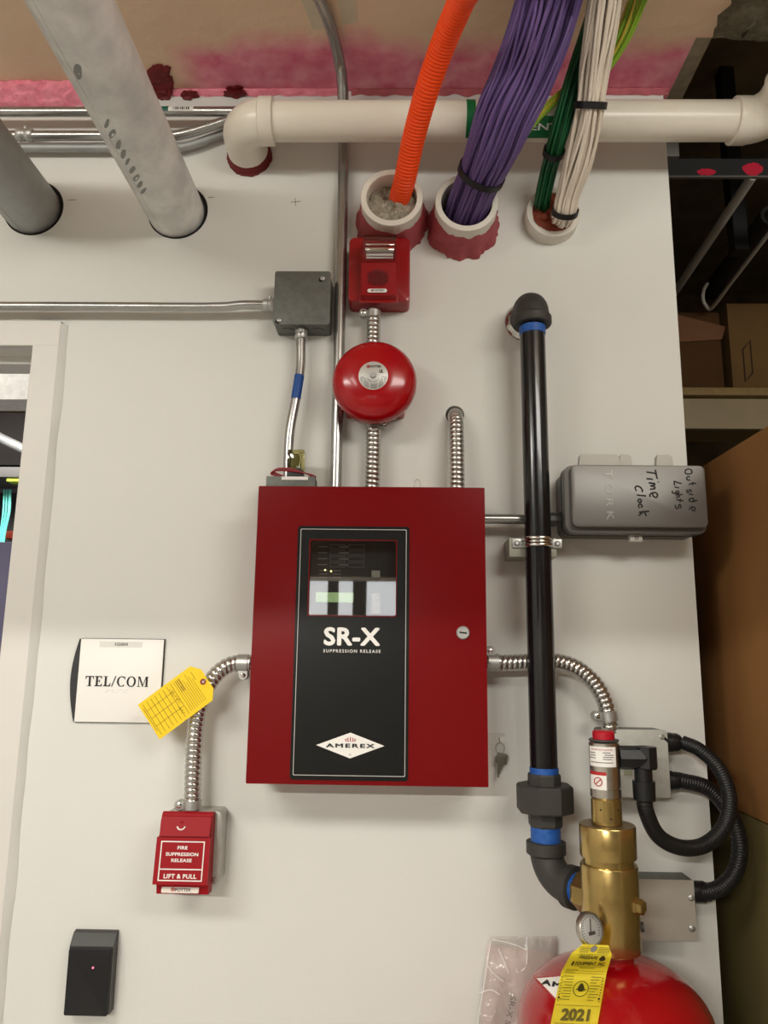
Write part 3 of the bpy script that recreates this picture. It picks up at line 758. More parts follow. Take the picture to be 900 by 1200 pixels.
# ------------------------------------------------------------------ red control cabinet
CD = 0.115
cx0, cx1 = P(295.5, 745, CD).x, P(570.2, 745, CD).x
cz1, cz0 = P(435, 570.5, CD).z, P(435, 920.5, CD).z
t = thing('control_cabinet', 'large red suppression control cabinet with black front panel and small window', 'control panel', ((cx0+cx1)/2, 0, cz0))
b = B(); bt = 0.003
b.box(cx0+0.002, cx1-0.002, -0.004, 0, cz0+0.002, cz1-0.002)
b.box(cx0+0.002, cx0+0.005, -CD+0.013, 0, cz0+0.002, cz1-0.002); b.box(cx1-0.005, cx1-0.002, -CD+0.013, 0, cz0+0.002, cz1-0.002)
b.box(cx0+0.002, cx1-0.002, -CD+0.013, 0, cz1-0.005, cz1-0.002); b.box(cx0+0.002, cx1-0.002, -CD+0.013, 0, cz0+0.002, cz0+0.005)
obj('body', b, RED, t, smooth=False)
wx0, wx1 = P(362.5, 678, CD).x, P(464, 678, CD).x
wz1, wz0 = P(412, 633.5, CD).z, P(412, 721.5, CD).z
o_ = V((0, -CD+0.014, 0))
b = B(); b.ringplate(rrect(cx0, cx1, cz0, cz1, 0.002), rrect(wx0, wx1, wz0, wz1, 0.003), o_, (1, 0, 0), (0, 0, 1), 0.014)
door = obj('door', b, RED, t, smooth=True, ang=30)
px0, px1 = P(344.5, 765, CD).x, P(479, 765, CD).x
pz1, pz0 = P(412, 617, CD).z, P(412, 914.5, CD).z
b = B(); b.ringplate(rrect(px0, px1, pz0, pz1, 0.005), rrect(wx0-0.0015, wx1+0.0015, wz0-0.0015, wz1+0.0015, 0.003), V((0, -CD, 0)), (1, 0, 0), (0, 0, 1), 0.0012)
obj('front_panel', b, BLACKPANEL, door, smooth=False)
e = 0.0068
b = B(); b.ringplate(rrect(px0+e-0.002, px1-e+0.002, pz0+e, pz1-e+0.002, 0.002), rrect(px0+e-0.002+0.0011, px1-e+0.002-0.0011, pz0+e+0.0011, pz1-e+0.002-0.0011, 0.002), V((0, -CD-0.0012, 0)), (1, 0, 0), (0, 0, 1), 0.0003)
obj('pinstripe', b, mat('silver_ink', (0.5, 0.49, 0.47), 0.4), door, smooth=False)
b = B(); b.ringplate(rrect(wx0-0.0015, wx1+0.0015, wz0-0.0015, wz1+0.0015, 0.003), rrect(wx0, wx1, wz0, wz1, 0.003), V((0, -CD-0.001, 0)), (1, 0, 0), (0, 0, 1), 0.0006)
obj('window_edge', b, RED, door, smooth=False)
b = B(); b.prism(rrect(wx0, wx1, wz0, wz1, 0.003), V((0, -CD+0.006, 0)), (1, 0, 0), (0, 0, 1), 0.002); obj('window_glass', b, GLASS, door, smooth=False)
FRONT = -CD-0.0013
c = P(412.5, 746, CD); lettering('lettering', 'SR-X', V((c.x, FRONT, c.z)), 66*S(412, 746, CD), 21*S(412, 746, CD)*1.02, WHITEINK, door, weight=0.035, spacing=1.05)
c = P(412.5, 763, CD); lettering('lettering', 'SUPPRESSION RELEASE', V((c.x, FRONT, c.z)), 67*S(412, 763, CD), 3.6*S(412, 763, CD), WHITEINK, door, weight=0.012, spacing=1.35)
# diamond badge
c = P(410.5, 873.5, CD); s = S(410, 873, CD)
b = B(); b.prism([(-40*s, 0), (0, -14.5*s), (40*s, 0), (0, 14.5*s)], V((c.x, FRONT+0.0001, c.z)), (1, 0, 0), (0, 0, 1), 0.0004); bd = obj('badge', b, WHITEPLATE, door, smooth=False)
lettering('badge_lettering', 'AMEREX', V((c.x, FRONT-0.0004, c.z-0.2*s)), 57*s, 4.6*s, INK, door, weight=0.035, spacing=1.25)
b = B()
for k, dx in enumerate((-5, -2.6, 0, 2.6, 5)):
    h = (3.0, 4.2, 5.0, 4.2, 3.0)[k]
    b.tube([V((c.x+dx*s*0.8, FRONT-0.0005, c.z+4.5*s)), V((c.x+dx*s*1.25, FRONT-0.0005, c.z+4.5*s+h*0.6*s)), V((c.x+dx*s*0.9, FRONT-0.0005, c.z+4.5*s+h*s))], 0.00075, n=6)
obj('badge_flame', b, REDINK, door)
b = B(); b.lathe(V((c.x, FRONT-0.0002, c.z-10.3*s)), (0, -1, 0), [(0.0014, 0), (0.0014, 0.0005), (0.001, 0.0005), (0.001, 0)], n=14, cap0=False, cap1=False); obj('badge_mark', b, GREYINK, door)
# lock
c = P(542.5, 741.5, CD); b = B(); b.lathe(V((c.x, -CD, c.z)), (0, -1, 0), [(0.0112, 0), (0.0112, 0.003), (0.0098, 0.0045), (0.0072, 0.0045), (0.0068, 0.0035)], n=28); lk = obj('lock', b, ZINC, door)
b = B(); b.obox(V((c.x, -CD-0.0042, c.z)), (1, 0.0, -0.12), (0.12, 0, 1), (0, -1, 0), 0.006, 0.0012, 0.0006); obj('keyway', b, DARKHOLE, door)
# circuit board behind the window
BOARD = mat('board_dark', (0.03, 0.032, 0.028), 0.5, var=0.3, vscale=60)
yb = -CD+0.034
b = B(); b.box(wx0-0.02, wx1+0.02, yb, yb+0.003, wz0-0.02, wz1+0.02); bdm = obj('display_board', b, BOARD, t, smooth=False)
TRACE = mat('board_legend', (0.35, 0.36, 0.33), 0.5)
b = B()
for k in range(4):
    for (xa_, xb_) in ((387, 405), (408, 427)):
        z = P(400, 641+k*7, 0.08).z; x0 = P(xa_, 650, 0.08).x; x1 = P(xb_, 650, 0.08).x
        b.ringplate(rrect(x0, x1, z-0.004, z+0.004, 0.001, 2), rrect(x0+0.0005, x1-0.0005, z-0.0035, z+0.0035, 0.001, 2), V((0, yb, 0)), (1, 0, 0), (0, 0, 1), 0.0006)
obj('legend_frame', b, TRACE, bdm, smooth=False)
dark_lines(bdm, 'legend_text', [(V((P(396+21*(k % 2), 0, 0.08).x, yb-0.0003, P(400, 641+7*(k//2), 0.08).z)), 0.016, 0.0016) for k in range(8)] +
           [(V((P(397+14*(k % 2), 0, 0.08).x, yb-0.0003, P(400, 669+4*(k//2), 0.08).z)), 0.014, 0.001) for k in range(6)], TRACE, (1, 0, 0), (0, 0, 1))
for py in (673, 700, 708.5, 715):
    c = P(440.5, py, 0.085); b = B(); b.box(c.x-0.0075, c.x+0.0075, yb-0.01, yb, c.z-0.006, c.z+0.006, 0.0008); obj('relay_block', b, mat('relay_cream', (0.72, 0.68, 0.58), 0.5), bdm)
for (px, py, m) in ((381, 668, mat('led_amber', (0.9, 0.85, 0.5), 0.4, emit=(1, 0.9, 0.5), estr=2.0)), (388, 669.5, mat('led_yellow', (0.9, 0.9, 0.4), 0.4, emit=(1, 0.95, 0.4), estr=2.5))):
    c = P(px, py, 0.082); b = B(); b.lathe(V((c.x, yb, c.z)), (0, -1, 0), [(0.0016, 0), (0.0016, 0.002), (0.0008, 0.003)], n=10); obj('indicator', b, m, bdm)
c0, c1 = P(370, 694, 0.085), P(414, 706, 0.085)
b = B(); b.box(c0.x, c1.x, yb-0.004, yb, c1.z, c0.z, 0.001); obj('glass_reflection', b, mat('green_reflection', (0.45, 0.6, 0.3), 0.4, emit=(0.55, 0.85, 0.35), estr=0.35, var=0.5, vscale=60), bdm)  # glowing green block standing in for a reflection in the window glass

# ------------------------------------------------------------------ relay on top of the cabinet
yr = 0.055; zt = cz1-0.002
rx0, rx1 = P(313, 560, yr).x, P(373, 560, yr).x
zb = P(340, 561, yr).z
t = thing('relay_module', 'small relay module with clear case and red wires on top of the red cabinet', 'relay', ((rx0+rx1)/2, -yr, zt))
b = B(); b.box(rx0+0.002, rx1-0.004, -yr-0.02, -yr+0.02, zt, zb, 0.001); bs = obj('base', b, STEELBOX, t)
x0, x1 = P(330, 560, yr+0.02).x, P(361, 560, yr+0.02).x
b = B(); b.box(x0, x1, -yr-0.0212, -yr-0.02, zb-0.007, zb-0.001); obj('label', b, WHITEINK, bs, smooth=False)
z1 = P(340, 551.5, yr).z
b = B(); b.box(P(338, 540, yr).x, P(356, 540, yr).x, -yr-0.016, -yr+0.014, zb, z1, 0.001); obj('socket', b, mat('relay_socket', (0.03, 0.028, 0.024), 0.5), t)
z2 = P(340, 529, yr).z
b = B(); b.box(P(338, 540, yr).x, P(357.5, 540, yr).x, -yr-0.015, -yr+0.013, z1, z2, 0.0015); obj('clear_case', b, film('relay_case', 0.05, (0.95, 0.92, 0.62), 0.05), t)
b = B(); b.box(P(343, 540, yr).x, P(353, 540, yr).x, -yr-0.008, -yr+0.006, z1, z2-0.006, 0.002); cc = obj('coil', b, mat('coil_tape', (0.12, 0.11, 0.05), 0.5), t)
b = B(); xm_ = P(348, 540, yr).x; zm = (z1+z2)/2
b.tube(spline([V((xm_-0.004, -yr-0.010, z2-0.006)), V((xm_+0.005, -yr-0.011, z2-0.007)), V((xm_+0.008, -yr-0.011, zm)), V((xm_+0.005, -yr-0.010, z1+0.003))], 20), 0.0010, n=8); obj('coil_lead', b, WHITEINK, cc)
REDW = mat('red_wire', srgb(140, 24, 30), 0.4); BLKW = mat('black_wire', (0.01, 0.01, 0.01), 0.4)
for k in range(5):
    dz = 0.0012*k; m = REDW if k % 3 != 2 else BLKW
    x0, x1 = P(319+k, 560, yr).x, P(371-k*1.5, 560, yr).x
    b = B(); b.tube(spline([V((x0+0.018, -yr-0.015, zb+0.001)), V((x0, -yr-0.016, zb+0.004+dz)), V((x0+0.006, -yr-0.018, zb+0.010+dz)), V((x0+0.03, -yr-0.018, zb+0.0105+dz)), V((x1-0.03, -yr-0.018, zb+0.008+dz)), V((x1-0.006, -yr-0.018, zb+0.003+dz*0.4)), V((x1, -yr-0.014, zb-0.001)), V((x1-0.02, -yr-0.010, zb+0.001))], 40), 0.0012, n=6)
    obj('wire', b, m, t)

# ------------------------------------------------------------------ flexible steel conduits
def flex(label, pts, r, ends=(), pitch=0.0092, group='flexible steel conduits'):
    t = thing('flexible_conduit', label, 'conduit', pts[0], group)
    obj('flex_tube', corrugated(pts, r, r*0.20, pitch, n=26, sub=8), FLEX, t)
    for (p, ax, l, lobe) in ends:
        ax = V(ax).normalized(); b = B()
        b.lathe(V(p)-ax*l/2, ax, [(r*0.95, 0), (r*1.06, l*0.06), (r*1.06, l*0.94), (r*0.95, l)], n=26); cl = obj('connector', b, ZINC, t)
        if lobe is not None:
            lb = V(lobe).normalized(); f_ = ax.cross(lb)
            if f_.y > 0: f_ = -f_
            b = B(); cc_ = V(p)+lb*(r*1.45)
            b.lathe(cc_-f_*r*0.55, f_, [(r*0.52, 0), (r*0.58, r*0.1), (r*0.58, r*1.0), (r*0.5, r*1.1)], n=18)
            b.obox(V(p)+lb*r*1.15, lb, ax, f_, r*0.35, l*0.36, r*0.5); ear = obj('clamp_ear', b, ZINC, cl)
            b = B(); b.lathe(cc_+f_*r*0.5, f_, [(r*0.34, 0), (r*0.34, r*0.12), (r*0.2, r*0.2)], n=12)
            b.obox(cc_+f_*r*0.71, lb, ax, f_, r*0.28, r*0.06, r*0.02); obj('screw', b, CHROME, cl)
    return t
df = 0.030
RF = 0.0143
# bell to cabinet
q0, q1 = P(438, 492, df), P(437, 575, df)
xb = q0.x
flex('short corrugated steel conduit between bell and red cabinet', [V((xb, -df, q0.z)), V((xb, -df, (q0.z+zt)/2)), V((xb-0.001, -df, zt-0.002))], RF, [(V((xb, -df, P(438, 498, df).z)), (0, 0, 1), 0.016, (1, 0, 0.1))])
# strobe to bell
q0, q1 = P(438, 364, df), P(438, 420, df)
flex('stubby corrugated conduit between strobe and bell', [V((q0.x, -df, q0.z)), V((q0.x, -df, (q0.z+q1.z)/2)), V((q0.x, -df, q1.z))], RF*0.97, [(V((q0.x, -df, P(438, 369, df).z)), (0, 0, 1), 0.014, (-1, 0, 0.1))])
df = 0.045
# stub out of the wall
flex('corrugated conduit curving out of a wall hole down into the red cabinet', [V((STUB.x, 0.045, STUB.z)), V((STUB.x, 0.01, STUB.z)), V((STUB.x, -0.014, STUB.z-0.006)), V((STUB.x, -0.032, STUB.z-0.028)), V((STUB.x, -0.040, STUB.z-0.06)), V((STUB.x, -df, zt-0.002))], RF, [])
# left to the pull station
zl = P(293, 777, df)
pts = [V((cx0+0.001, -df, P(293, 777, df).z)), P(279, 777, df), P(262, 783, df+0.004), P(248, 797, df+0.006), P(237, 818, df+0.004), P(230, 845, df), P(227.5, 880, df), P(226, 915, df), P(225.5, 956, df)]
flex('corrugated conduit from the left of the red cabinet down to the pull station', pts, RF*1.02, [(P(285, 777, df), (1, 0, 0), 0.022, (0.1, 0, -1)), (P(225.6, 943, df), (0, 0, 1), 0.016, (-1, 0, 0))])
# right to the square box
pts = [V((cx1-0.001, -df, P(575, 776, df).z)), P(592, 777, df), P(620, 776, df), P(650, 775, df), P(676, 783, df), P(697, 801, df), P(709, 823, df), P(713.5, 845, df), P(714.5, 858, df)]
flex('corrugated conduit from the right of the red cabinet, passing behind black pipe', pts, RF*1.02, [(P(578, 776.5, df), (1, 0, 0), 0.020, (-0.3, 0, 1)), (P(713, 839, df), (0.12, 0, -1), 0.018, (-1, 0, 0))])

# ------------------------------------------------------------------ horn strobe
sd = 0.048
x0, x1 = P(408.5, 320, sd).x, P(480.5, 320, sd).x
z1, z0 = P(444, 278, sd).z, P(444, 365.0, 0.004).z
t = thing('horn_strobe', 'red square horn strobe with clear flash lens above the bell', 'alarm', ((x0+x1)/2, 0, z0))
b = B(); b.prism(rrect(x0, x1, z0, z1, 0.010), V((0, 0, 0)), (1, 0, 0), (0, 0, 1), sd, 0.004); bx = obj('back_box', b, REDP, t)
hx0, hx1 = P(423, 330, 0.06).x, P(465, 330, 0.06).x
hz1, hz0 = P(444, 290, 0.06).z, P(444, 351, 0.06).z
b = B(); b.prism(rrect(hx0-0.003, hx1+0.003, hz0-0.003, hz1, 0.003), V((0, -sd, 0)), (1, 0, 0), (0, 0, 1), 0.005, 0.001); obj('cover_plate', b, REDP, t)
# wedge-shaped horn body
b = B(); b.prism([(sd, hz0), (0.066, hz0+0.006), (0.070, hz0+0.03), (0.080, hz1), (sd, hz1)], V((hx0+0.001, 0, 0)), (0, -1, 0), (0, 0, 1), -(hx1-hx0-0.002)); hb = obj('horn_body', b, REDP, t, smooth=False)
slope = V((0, -0.010, hz1-hz0-0.03)).normalized()
DARKRED = mat('grille_slot', srgb(84, 6, 10), 0.6)
b = B(); cg = P(443, 325, 0.074)
for k in range(-4, 5):
    hl = math.sqrt(max(0, 1-(k/4.8)**2))*0.0155
    b.obox(V((cg.x+k*0.0046, -0.0735, cg.z)), (1, 0, 0), slope, V((0, -1, 0)), 0.0008, hl, 0.0008)
obj('grille_slot', b, DARKRED, hb, smooth=False)
c = P(442, 340.5, 0.07); s = S(442, 340, 0.07)
b = B(); b.prism(rrect(-11.5*s, 11.5*s, -2.2*s, 2.2*s, 2.0*s), V((c.x, -0.0693, c.z)), (1, 0, 0), slope, 0.0010); obj('name_badge', b, WHITEINK, hb, smooth=False)
lettering('badge_lettering', 'SYSTEM', V((c.x+0.002, -0.0705, c.z)), 14*s, 2.2*s, GREYINK, hb, up=slope, weight=0.02)
b = B(); b.lathe(V((c.x-0.010, -0.0700, c.z)), (0, -1, 0), [(0.0018, 0), (0.0018, 0.0008), (0.001, 0.0008)], n=12); obj('badge_mark', b, REDINK, hb)
# flash lens
lx0, lx1 = P(425.5, 290, 0.09).x, P(464.5, 290, 0.09).x
lz1, lz0 = P(445, 275, 0.09).z, P(445, 303, 0.09).z
b = B(); b.prism([(sd+0.012, lz0), (0.092, lz0+0.003), (0.096, lz0+0.012), (0.092, lz1-0.002), (sd, lz1)], V((lx0, 0, 0)), (0, -1, 0), (0, 0, 1), -(lx1-lx0)); obj('lens', b, CLEAR, t, smooth=False)
b = B(); b.box(lx0+0.004, lx1-0.004, -0.084, -0.056, lz0+0.018, lz0+0.024, 0.001); b.box(lx0+0.004, lx1-0.004, -0.080, -0.056, lz0+0.030, lz0+0.034, 0.001)
b.obox(V(((lx0+lx1)/2, -0.066, lz0+0.010)), (1, 0, 0), (0, -0.6, 0.8), (0, -0.8, -0.6), (lx1-lx0)/2-0.004, 0.010, 0.0012)
obj('reflector', b, CHROME, t)
b = B(); b.tube([V((lx0+0.006, -0.078, lz0+0.014)), V(((lx0+lx1)/2, -0.078, lz0+0.014)), V((lx1-0.006, -0.078, lz0+0.014))], 0.0025, n=10); obj('flash_tube', b, WHITEINK, t)

# ------------------------------------------------------------------ alarm bell
bd_ = 0.098
c = P(438.5, 445, bd_-0.02); rb = 50.0*S(438, 445, bd_-0.02)
t = thing('alarm_bell', 'round red alarm bell with a silver centre label', 'bell', (c.x, 0, c.z-rb))
x0, x1 = c.x-0.0565, c.x+0.0575
b = B(); b.prism(rrect(x0, x1, P(438, 488.5, 0.012).z, c.z+0.04, 0.006), V((0, 0, 0)), (1, 0, 0), (0, 0, 1), 0.045, 0.002); obj('back_box', b, REDBELL, t)
b = B(); b.lathe(V((c.x, -0.052, c.z)), (0, -1, 0), [(rb*0.93, 0.002), (rb*0.985, 0.0), (rb, 0.004), (rb, 0.014), (rb*0.985, 0.020), (rb*0.945, 0.0275), (rb*0.87, 0.034), (rb*0.75, 0.0395), (rb*0.6, 0.0435), (rb*0.42, 0.0460), (rb*0.3, 0.0465), (0.001, 0.0468)], n=72); obj('gong', b, REDBELL, t, ang=60)
b = B(); b.lathe(V((c.x, -0.047, c.z)), (0, -1, 0), [(0.016, -0.01), (0.016, 0.02)], n=20); obj('post', b, ZINC, t)
fy = -0.052-0.0473; s = S(438, 437, bd_); cl = c + V((-0.001, 0, 0.0))
b = B(); b.lathe(V((cl.x, fy+0.0012, cl.z)), (0, -1, 0), [(0.0272, 0), (0.0272, 0.0008), (0.0266, 0.0012)], n=44); lb = obj('label', b, mat('silver_label', (0.55, 0.54, 0.51), 0.4, metal=0.3), t)
b = B(); b.lathe(V((cl.x, fy-0.0002, cl.z)), (0, -1, 0), [(0.0055, 0), (0.0055, 0.002), (0.0045, 0.0032), (0.002, 0.0032)], n=6); obj('nut', b, ZINC, lb)
lettering('lettering', 'POTTER', V((cl.x+0.004, fy-0.0002, cl.z+0.0175)), 0.020, 0.0042, INK, lb, weight=0.02)
b = B(); b.lathe(V((cl.x-0.0095, fy-0.0002, cl.z+0.0175)), (0, -1, 0), [(0.0030, 0), (0.0030, 0.0004), (0.0020, 0.0004), (0.002, 0)], n=18, cap0=False, cap1=False); b.obox(V((cl.x-0.0095, fy-0.0003, cl.z+0.0175)), (1, 0, 0), (0, 0, 1), (0, -1, 0), 0.0011, 0.0014, 0.0003); obj('logo_mark', b, REDINK, lb, smooth=False)
lettering('listing_mark', 'UL', V((cl.x+0.0145, fy-0.0002, cl.z+0.0085)), 0.0075, 0.0065, INK, lb, weight=0.05)
b = B()
for (rr, n_) in ((0.024, 30), (0.0215, 26), (0.019, 22), (0.0165, 18), (0.012, 13)):
    for k in range(n_):
        a_ = PI*1.02+PI*0.96*(k+0.5)/n_
        if rr < 0.013: a_ = PI*1.15+PI*0.7*(k+0.5)/n_
        if (k*7+n_) % 6 == 0: continue
        rad = V((math.cos(a_), 0, math.sin(a_))); tg = V((-math.sin(a_), 0, math.cos(a_)))
        b.obox(V((cl.x, fy-0.0002, cl.z))+rad*rr, tg, rad, (0, -1, 0), 0.0010, 0.00055, 0.0003)
obj('small_print', b, GREYINK, lb, smooth=False)['kind'] = 'stuff'

# ------------------------------------------------------------------ black steel pipe with fittings
dpipe = 0.075
xp = P(629.5, 600, dpipe).x
rp = 15.2*S(629, 600, dpipe)
ztop = P(626, 362, dpipe).z
zu = P(636, 900, dpipe).z
t = thing('steel_pipe', 'black steel discharge pipe with elbows, union and blue thread tape', 'pipe', (xp, -dpipe, P(636, 1000, dpipe).z))
b = B(); b.lathe(V((xp, -dpipe, P(636, 1000, dpipe).z)), (0, 0, 1), [(rp, 0), (rp, ztop-P(636, 1000, dpipe).z)], n=32); obj('pipe', b, BLACKPIPE, t)
re = 22.0*S(626, 370, dpipe)
zh = P(627, 387, dpipe-0.02).z
# upper elbow
pth = [V((xp, -dpipe, zh+0.006)), V((xp, -dpipe, zh+0.02))]
zc_ = ztop
for k in range(1, 9):
    a_ = PI/2*k/8; pth.append(V((xp, -dpipe+0.026*(1-math.cos(a_)), zc_-0.018+0.026*math.sin(a_))))
pth += [V((xp, -0.03, zc_+0.008)), V((xp, -0.012, zc_+0.008))]
b = B(); b.tube(pth, re*0.90, n=32)
b.lathe(V((xp, -dpipe, zh)), (0, 0, 1), [(rp*1.0, 0), (re*0.97, 0.0), (re*1.02, 0.003), (re*1.02, 0.015), (re*0.9, 0.020)], n=32)
obj('elbow', b, BLACKIRON, t)
b = B(); b.lathe(V((xp, 0.0, zc_+0.008)), (0, -1, 0), [(rp, 0), (rp, 0.03)], n=28); obj('nipple', b, BLACKPIPE, t)
b = B(); b.lathe(V((xp, -dpipe, P(628, 393, dpipe).z)), (0, 0, 1), [(rp*1.0, 0), (rp*1.05, 0.001), (rp*1.05, 0.016)], n=30); obj('thread_tape', b, BLUE, t)
# escutcheon
b = B(); cz_ = zc_+0.008
b.lathe(V((xp, -0.0005, cz_)), (0, -1, 0), [(0.040, 0), (0.0408, 0.0015), (0.039, 0.004), (0.032, 0.010), (0.026, 0.014), (0.022, 0.015), (rp+0.001, 0.015)], n=48); esc = tag(obj('escutcheon', b, mat('dark_chrome', (0.5, 0.49, 0.46), 0.16, metal=1.0)), 'chrome wall plate behind the top elbow of the black pipe', 'wall plate')
# union
def hexa(py0, py1, rpx, name, m=BLACKIRON, n=8, ph=PI/8, parent=None, dd=0):
    z1_, z0_ = P(636, py0, dpipe).z, P(636, py1, dpipe).z; r_ = rpx*S(636, (py0+py1)/2, dpipe)
    b = B(); h = z1_-z0_; ch = min(0.003, h*0.15)
    b.lathe(V((xp, -dpipe, z0_)), (0, 0, 1), [(r_*0.95, 0), (r_, ch), (r_, h-ch), (r_*0.95, h)], n=n, phase=ph); return obj(name, b, m, parent or t, smooth=False)
hexa(906, 922, 19.5, 'union_end', n=8)
un = hexa(919, 951, 33.5, 'union_nut', n=8)
hexa(949, 968, 20, 'union_end', n=8)
b = B(); z0_, z1_ = P(636, 993, dpipe).z, P(636, 967, dpipe).z; r_ = 17.2*S(636, 980, dpipe)
b.lathe(V((xp, -dpipe, z0_)), (0, 0, 1), [(r_*(1.0+0.025*(k % 2)), (z1_-z0_)*k/10) for k in range(11)], n=28); obj('thread_tape', b, BLUE, t)
b = B(); z0_, z1_ = P(636, 908, dpipe).z, P(636, 899, dpipe).z; b.lathe(V((xp, -dpipe, z0_)), (0, 0, 1), [(rp*1.04, 0), (rp*1.04, z1_-z0_)], n=28); obj('thread_tape', b, BLUE, t)
# lower elbow turning towards the valve
dv = 0.178                                     # valve axis distance from the wall
zo = P(672, 1042, 0.13).z
xv = P(714.5, 1040, dv).x
odir = V((xv-xp, -(dv-dpipe), 0)).normalized()
re2 = 20.5*S(640, 1010, dpipe)
zel = P(637, 986, dpipe).z
pth = [V((xp, -dpipe, zel-0.004)), V((xp, -dpipe, zel-0.012))]
Rb = max(0.02, zel-0.012-zo)
for k in range(1, 11):
    a_ = PI/2*k/10; pth.append(V((xp, -dpipe, zo+Rb*(1-math.sin(a_))))+odir*(Rb*(1-math.cos(a_))))
dist = V((xv-xp, -(dv-dpipe), 0)).length
rv = 33*S(714, 1040, dv)
pend = V((xp, -dpipe, zo))+odir*(Rb+0.012)
pth.append(pend)
b = B(); b.tube(pth, re2*0.93, n=32)
b.lathe(V((xp, -dpipe, zel-0.022)), (0, 0, 1), [(re2*0.93, 0), (re2*1.12, 0.004), (re2*1.12, 0.022), (re2*0.95, 0.023)], n=32)
b.lathe(pend-odir*0.012, odir, [(re2*0.93, 0), (re2*1.12, 0.003), (re2*1.12, 0.018), (re2*0.95, 0.019)], n=32)
obj('elbow', b, BLACKIRON, t)
b = B(); b.lathe(pend, odir, [(rp*1.04, 0), (rp*1.04, max(0.02, dist-Rb-0.012-rv*0.6))], n=28); obj('thread_tape', b, BLUE, t)
# strap
zs = P(632, 636, dpipe).z; xs = xp
t2_ = thing('pipe_strap', 'two-hole zinc strap clamping the black pipe to the wall', 'strap', (xs, 0, zs))
b = B()
pr = []
for k in range(25):
    a_ = PI*k/24; pr.append((xs+(rp+0.001)*math.cos(a_), -dpipe-(rp+0.001)*math.sin(a_)))
def strap_ring(x, y, w_, th_, nx, ny):
    return
for (dz, rr) in ((-0.0062, 0.0030), (0.0, 0.0022), (0.0062, 0.0030)):
    R = [V((x, y, zs+dz)) for x, y in pr]
    R = [V((xs+rp+0.004, -dpipe+0.012, zs+dz))]+R+[V((xs-rp-0.004, -dpipe+0.012, zs+dz))]
    b.tube(R, rr, n=10)
obj('band', b, CHROME, t2_)
b = B()
for sg in (-1, 1):
    x0 = xs+sg*(rp+0.002); x1 = xs+sg*(rp+0.021)
    b.box(min(x0, x1), max(x0, x1), -dpipe+0.008, -dpipe+0.012, zs-0.008, zs+0.008, 0.0008)
obj('foot', b, ZINC, t2_)
for sg in (-1, 1):
    b = B(); b.lathe(V((xs+sg*(rp+0.013), -dpipe+0.008, zs)), (0, -1, 0), [(0.0048, 0), (0.0048, 0.002), (0.003, 0.0036)], n=14); obj('screw', b, ZINC, t2_)
b = B(); b.box(xs-rp-0.026, xs+rp+0.012, -dpipe+0.012, 0, zs-0.024, zs+0.010, 0.001); obj('strut_block', b, mat('strut_zinc', (0.36, 0.36, 0.30), 0.5, metal=0.5), t2_)

# ------------------------------------------------------------------ time clock enclosure
td = 0.092
x0, x1 = P(663.5, 585, td).x, P(830.5, 585, td).x
z1, z0 = P(745, 543.5, td).z, P(745, 628.5, 0.05).z
t = thing('time_clock', 'grey time clock enclosure with handwriting in black marker, mounted sideways', 'timer', ((x0+x1)/2, 0, z0))
b = B(); b.prism(rrect(x0+0.002, x1-0.002, z0+0.002, z1-0.002, 0.014, 6), V((0, 0, 0)), (1, 0, 0), (0, 0, 1), 0.055); obj('body', b, TIMEGREY, t)
b = B(); b.prism(rrect(x0, x1, z0, z1, 0.016, 6), V((0, -0.056, 0)), (1, 0, 0), (0, 0, 1), 0.022, 0.003); cv = obj('cover', b, TIMEGREY, t)
b = B(); b.prism(rrect(x0+0.010, x1-0.003, z0+0.010, z1-0.002, 0.010, 6), V((0, -0.0775, 0)), (1, 0, 0), (0, 0, 1), 0.0145, 0.003); obj('cover_panel', b, mat('grey_cover_paint', (0.16, 0.153, 0.142), 0.36, metal=0.3), t)
b = B(); b.prism(rrect(x0-0.001, x1, z0-0.001, z1, 0.016, 6), V((0, -0.0545, 0)), (1, 0, 0), (0, 0, 1), 0.002); obj('gasket_and_gap_shade', b, BLACK, t)
# hinge flanges on the upper edge, latch on the lower edge
fz = P(745, 530, 0.06).z
def flange(pxa, pxb, nm='hinge_flange'):
    xa_, xb_ = P(pxa, 535, 0.055).x, P(pxb, 535, 0.055).x; b = B()
    b.prism([(0, 0), (xb_-xa_, 0), (xb_-xa_-0.003, 0.6*(fz-z1)+0.008), (xb_-xa_-0.008, fz-z1), (0.006, fz-z1), (0.003, 0.6*(fz-z1)+0.008)], V((xa_, -0.046, z1-0.003)), (1, 0, 0), (0, 0, 1), 0.012, 0.002)
    return obj(nm, b, TIMELIGHT, t)
flange(677, 727); flange(724, 741, 'hinge_lug'); flange(767, 789, 'hinge_lug')
b = B(); b.tube([V((P(738, 538, 0.05).x, -0.05, z1+0.002)), V((P(752, 538, 0.05).x, -0.05, z1+0.002)), V((P(772, 538, 0.05).x, -0.05, z1+0.002))], 0.0032, n=10); obj('hinge_pin', b, TIMEGREY, t)
xa_, xb_ = P(737, 630, 0.06).x, P(752, 630, 0.06).x
b = B(); b.box(xa_, xb_, -0.066, -0.05, z0-0.012, z0+0.004, 0.002); la = obj('latch', b, TIMELIGHT, t)
b = B(); b.lathe(V(((xa_+xb_)/2, -0.066, z0-0.005)), (0, -1, 0), [(0.0035, 0), (0.0035, 0.001), (0.002, 0.001), (0.002, 0)], n=14, cap0=False, cap1=False); obj('latch_hole', b, TIMEGREY, la)
FY = -0.0775-0.0145
def hand(pts_list):
    out = []
    for st in pts_list:
        out.append([V((P(735+x/9, 535+y/9, -FY).x, FY-0.0002, P(735+x/9, 535+y/9, -FY).z)) for x, y in st])
    return out
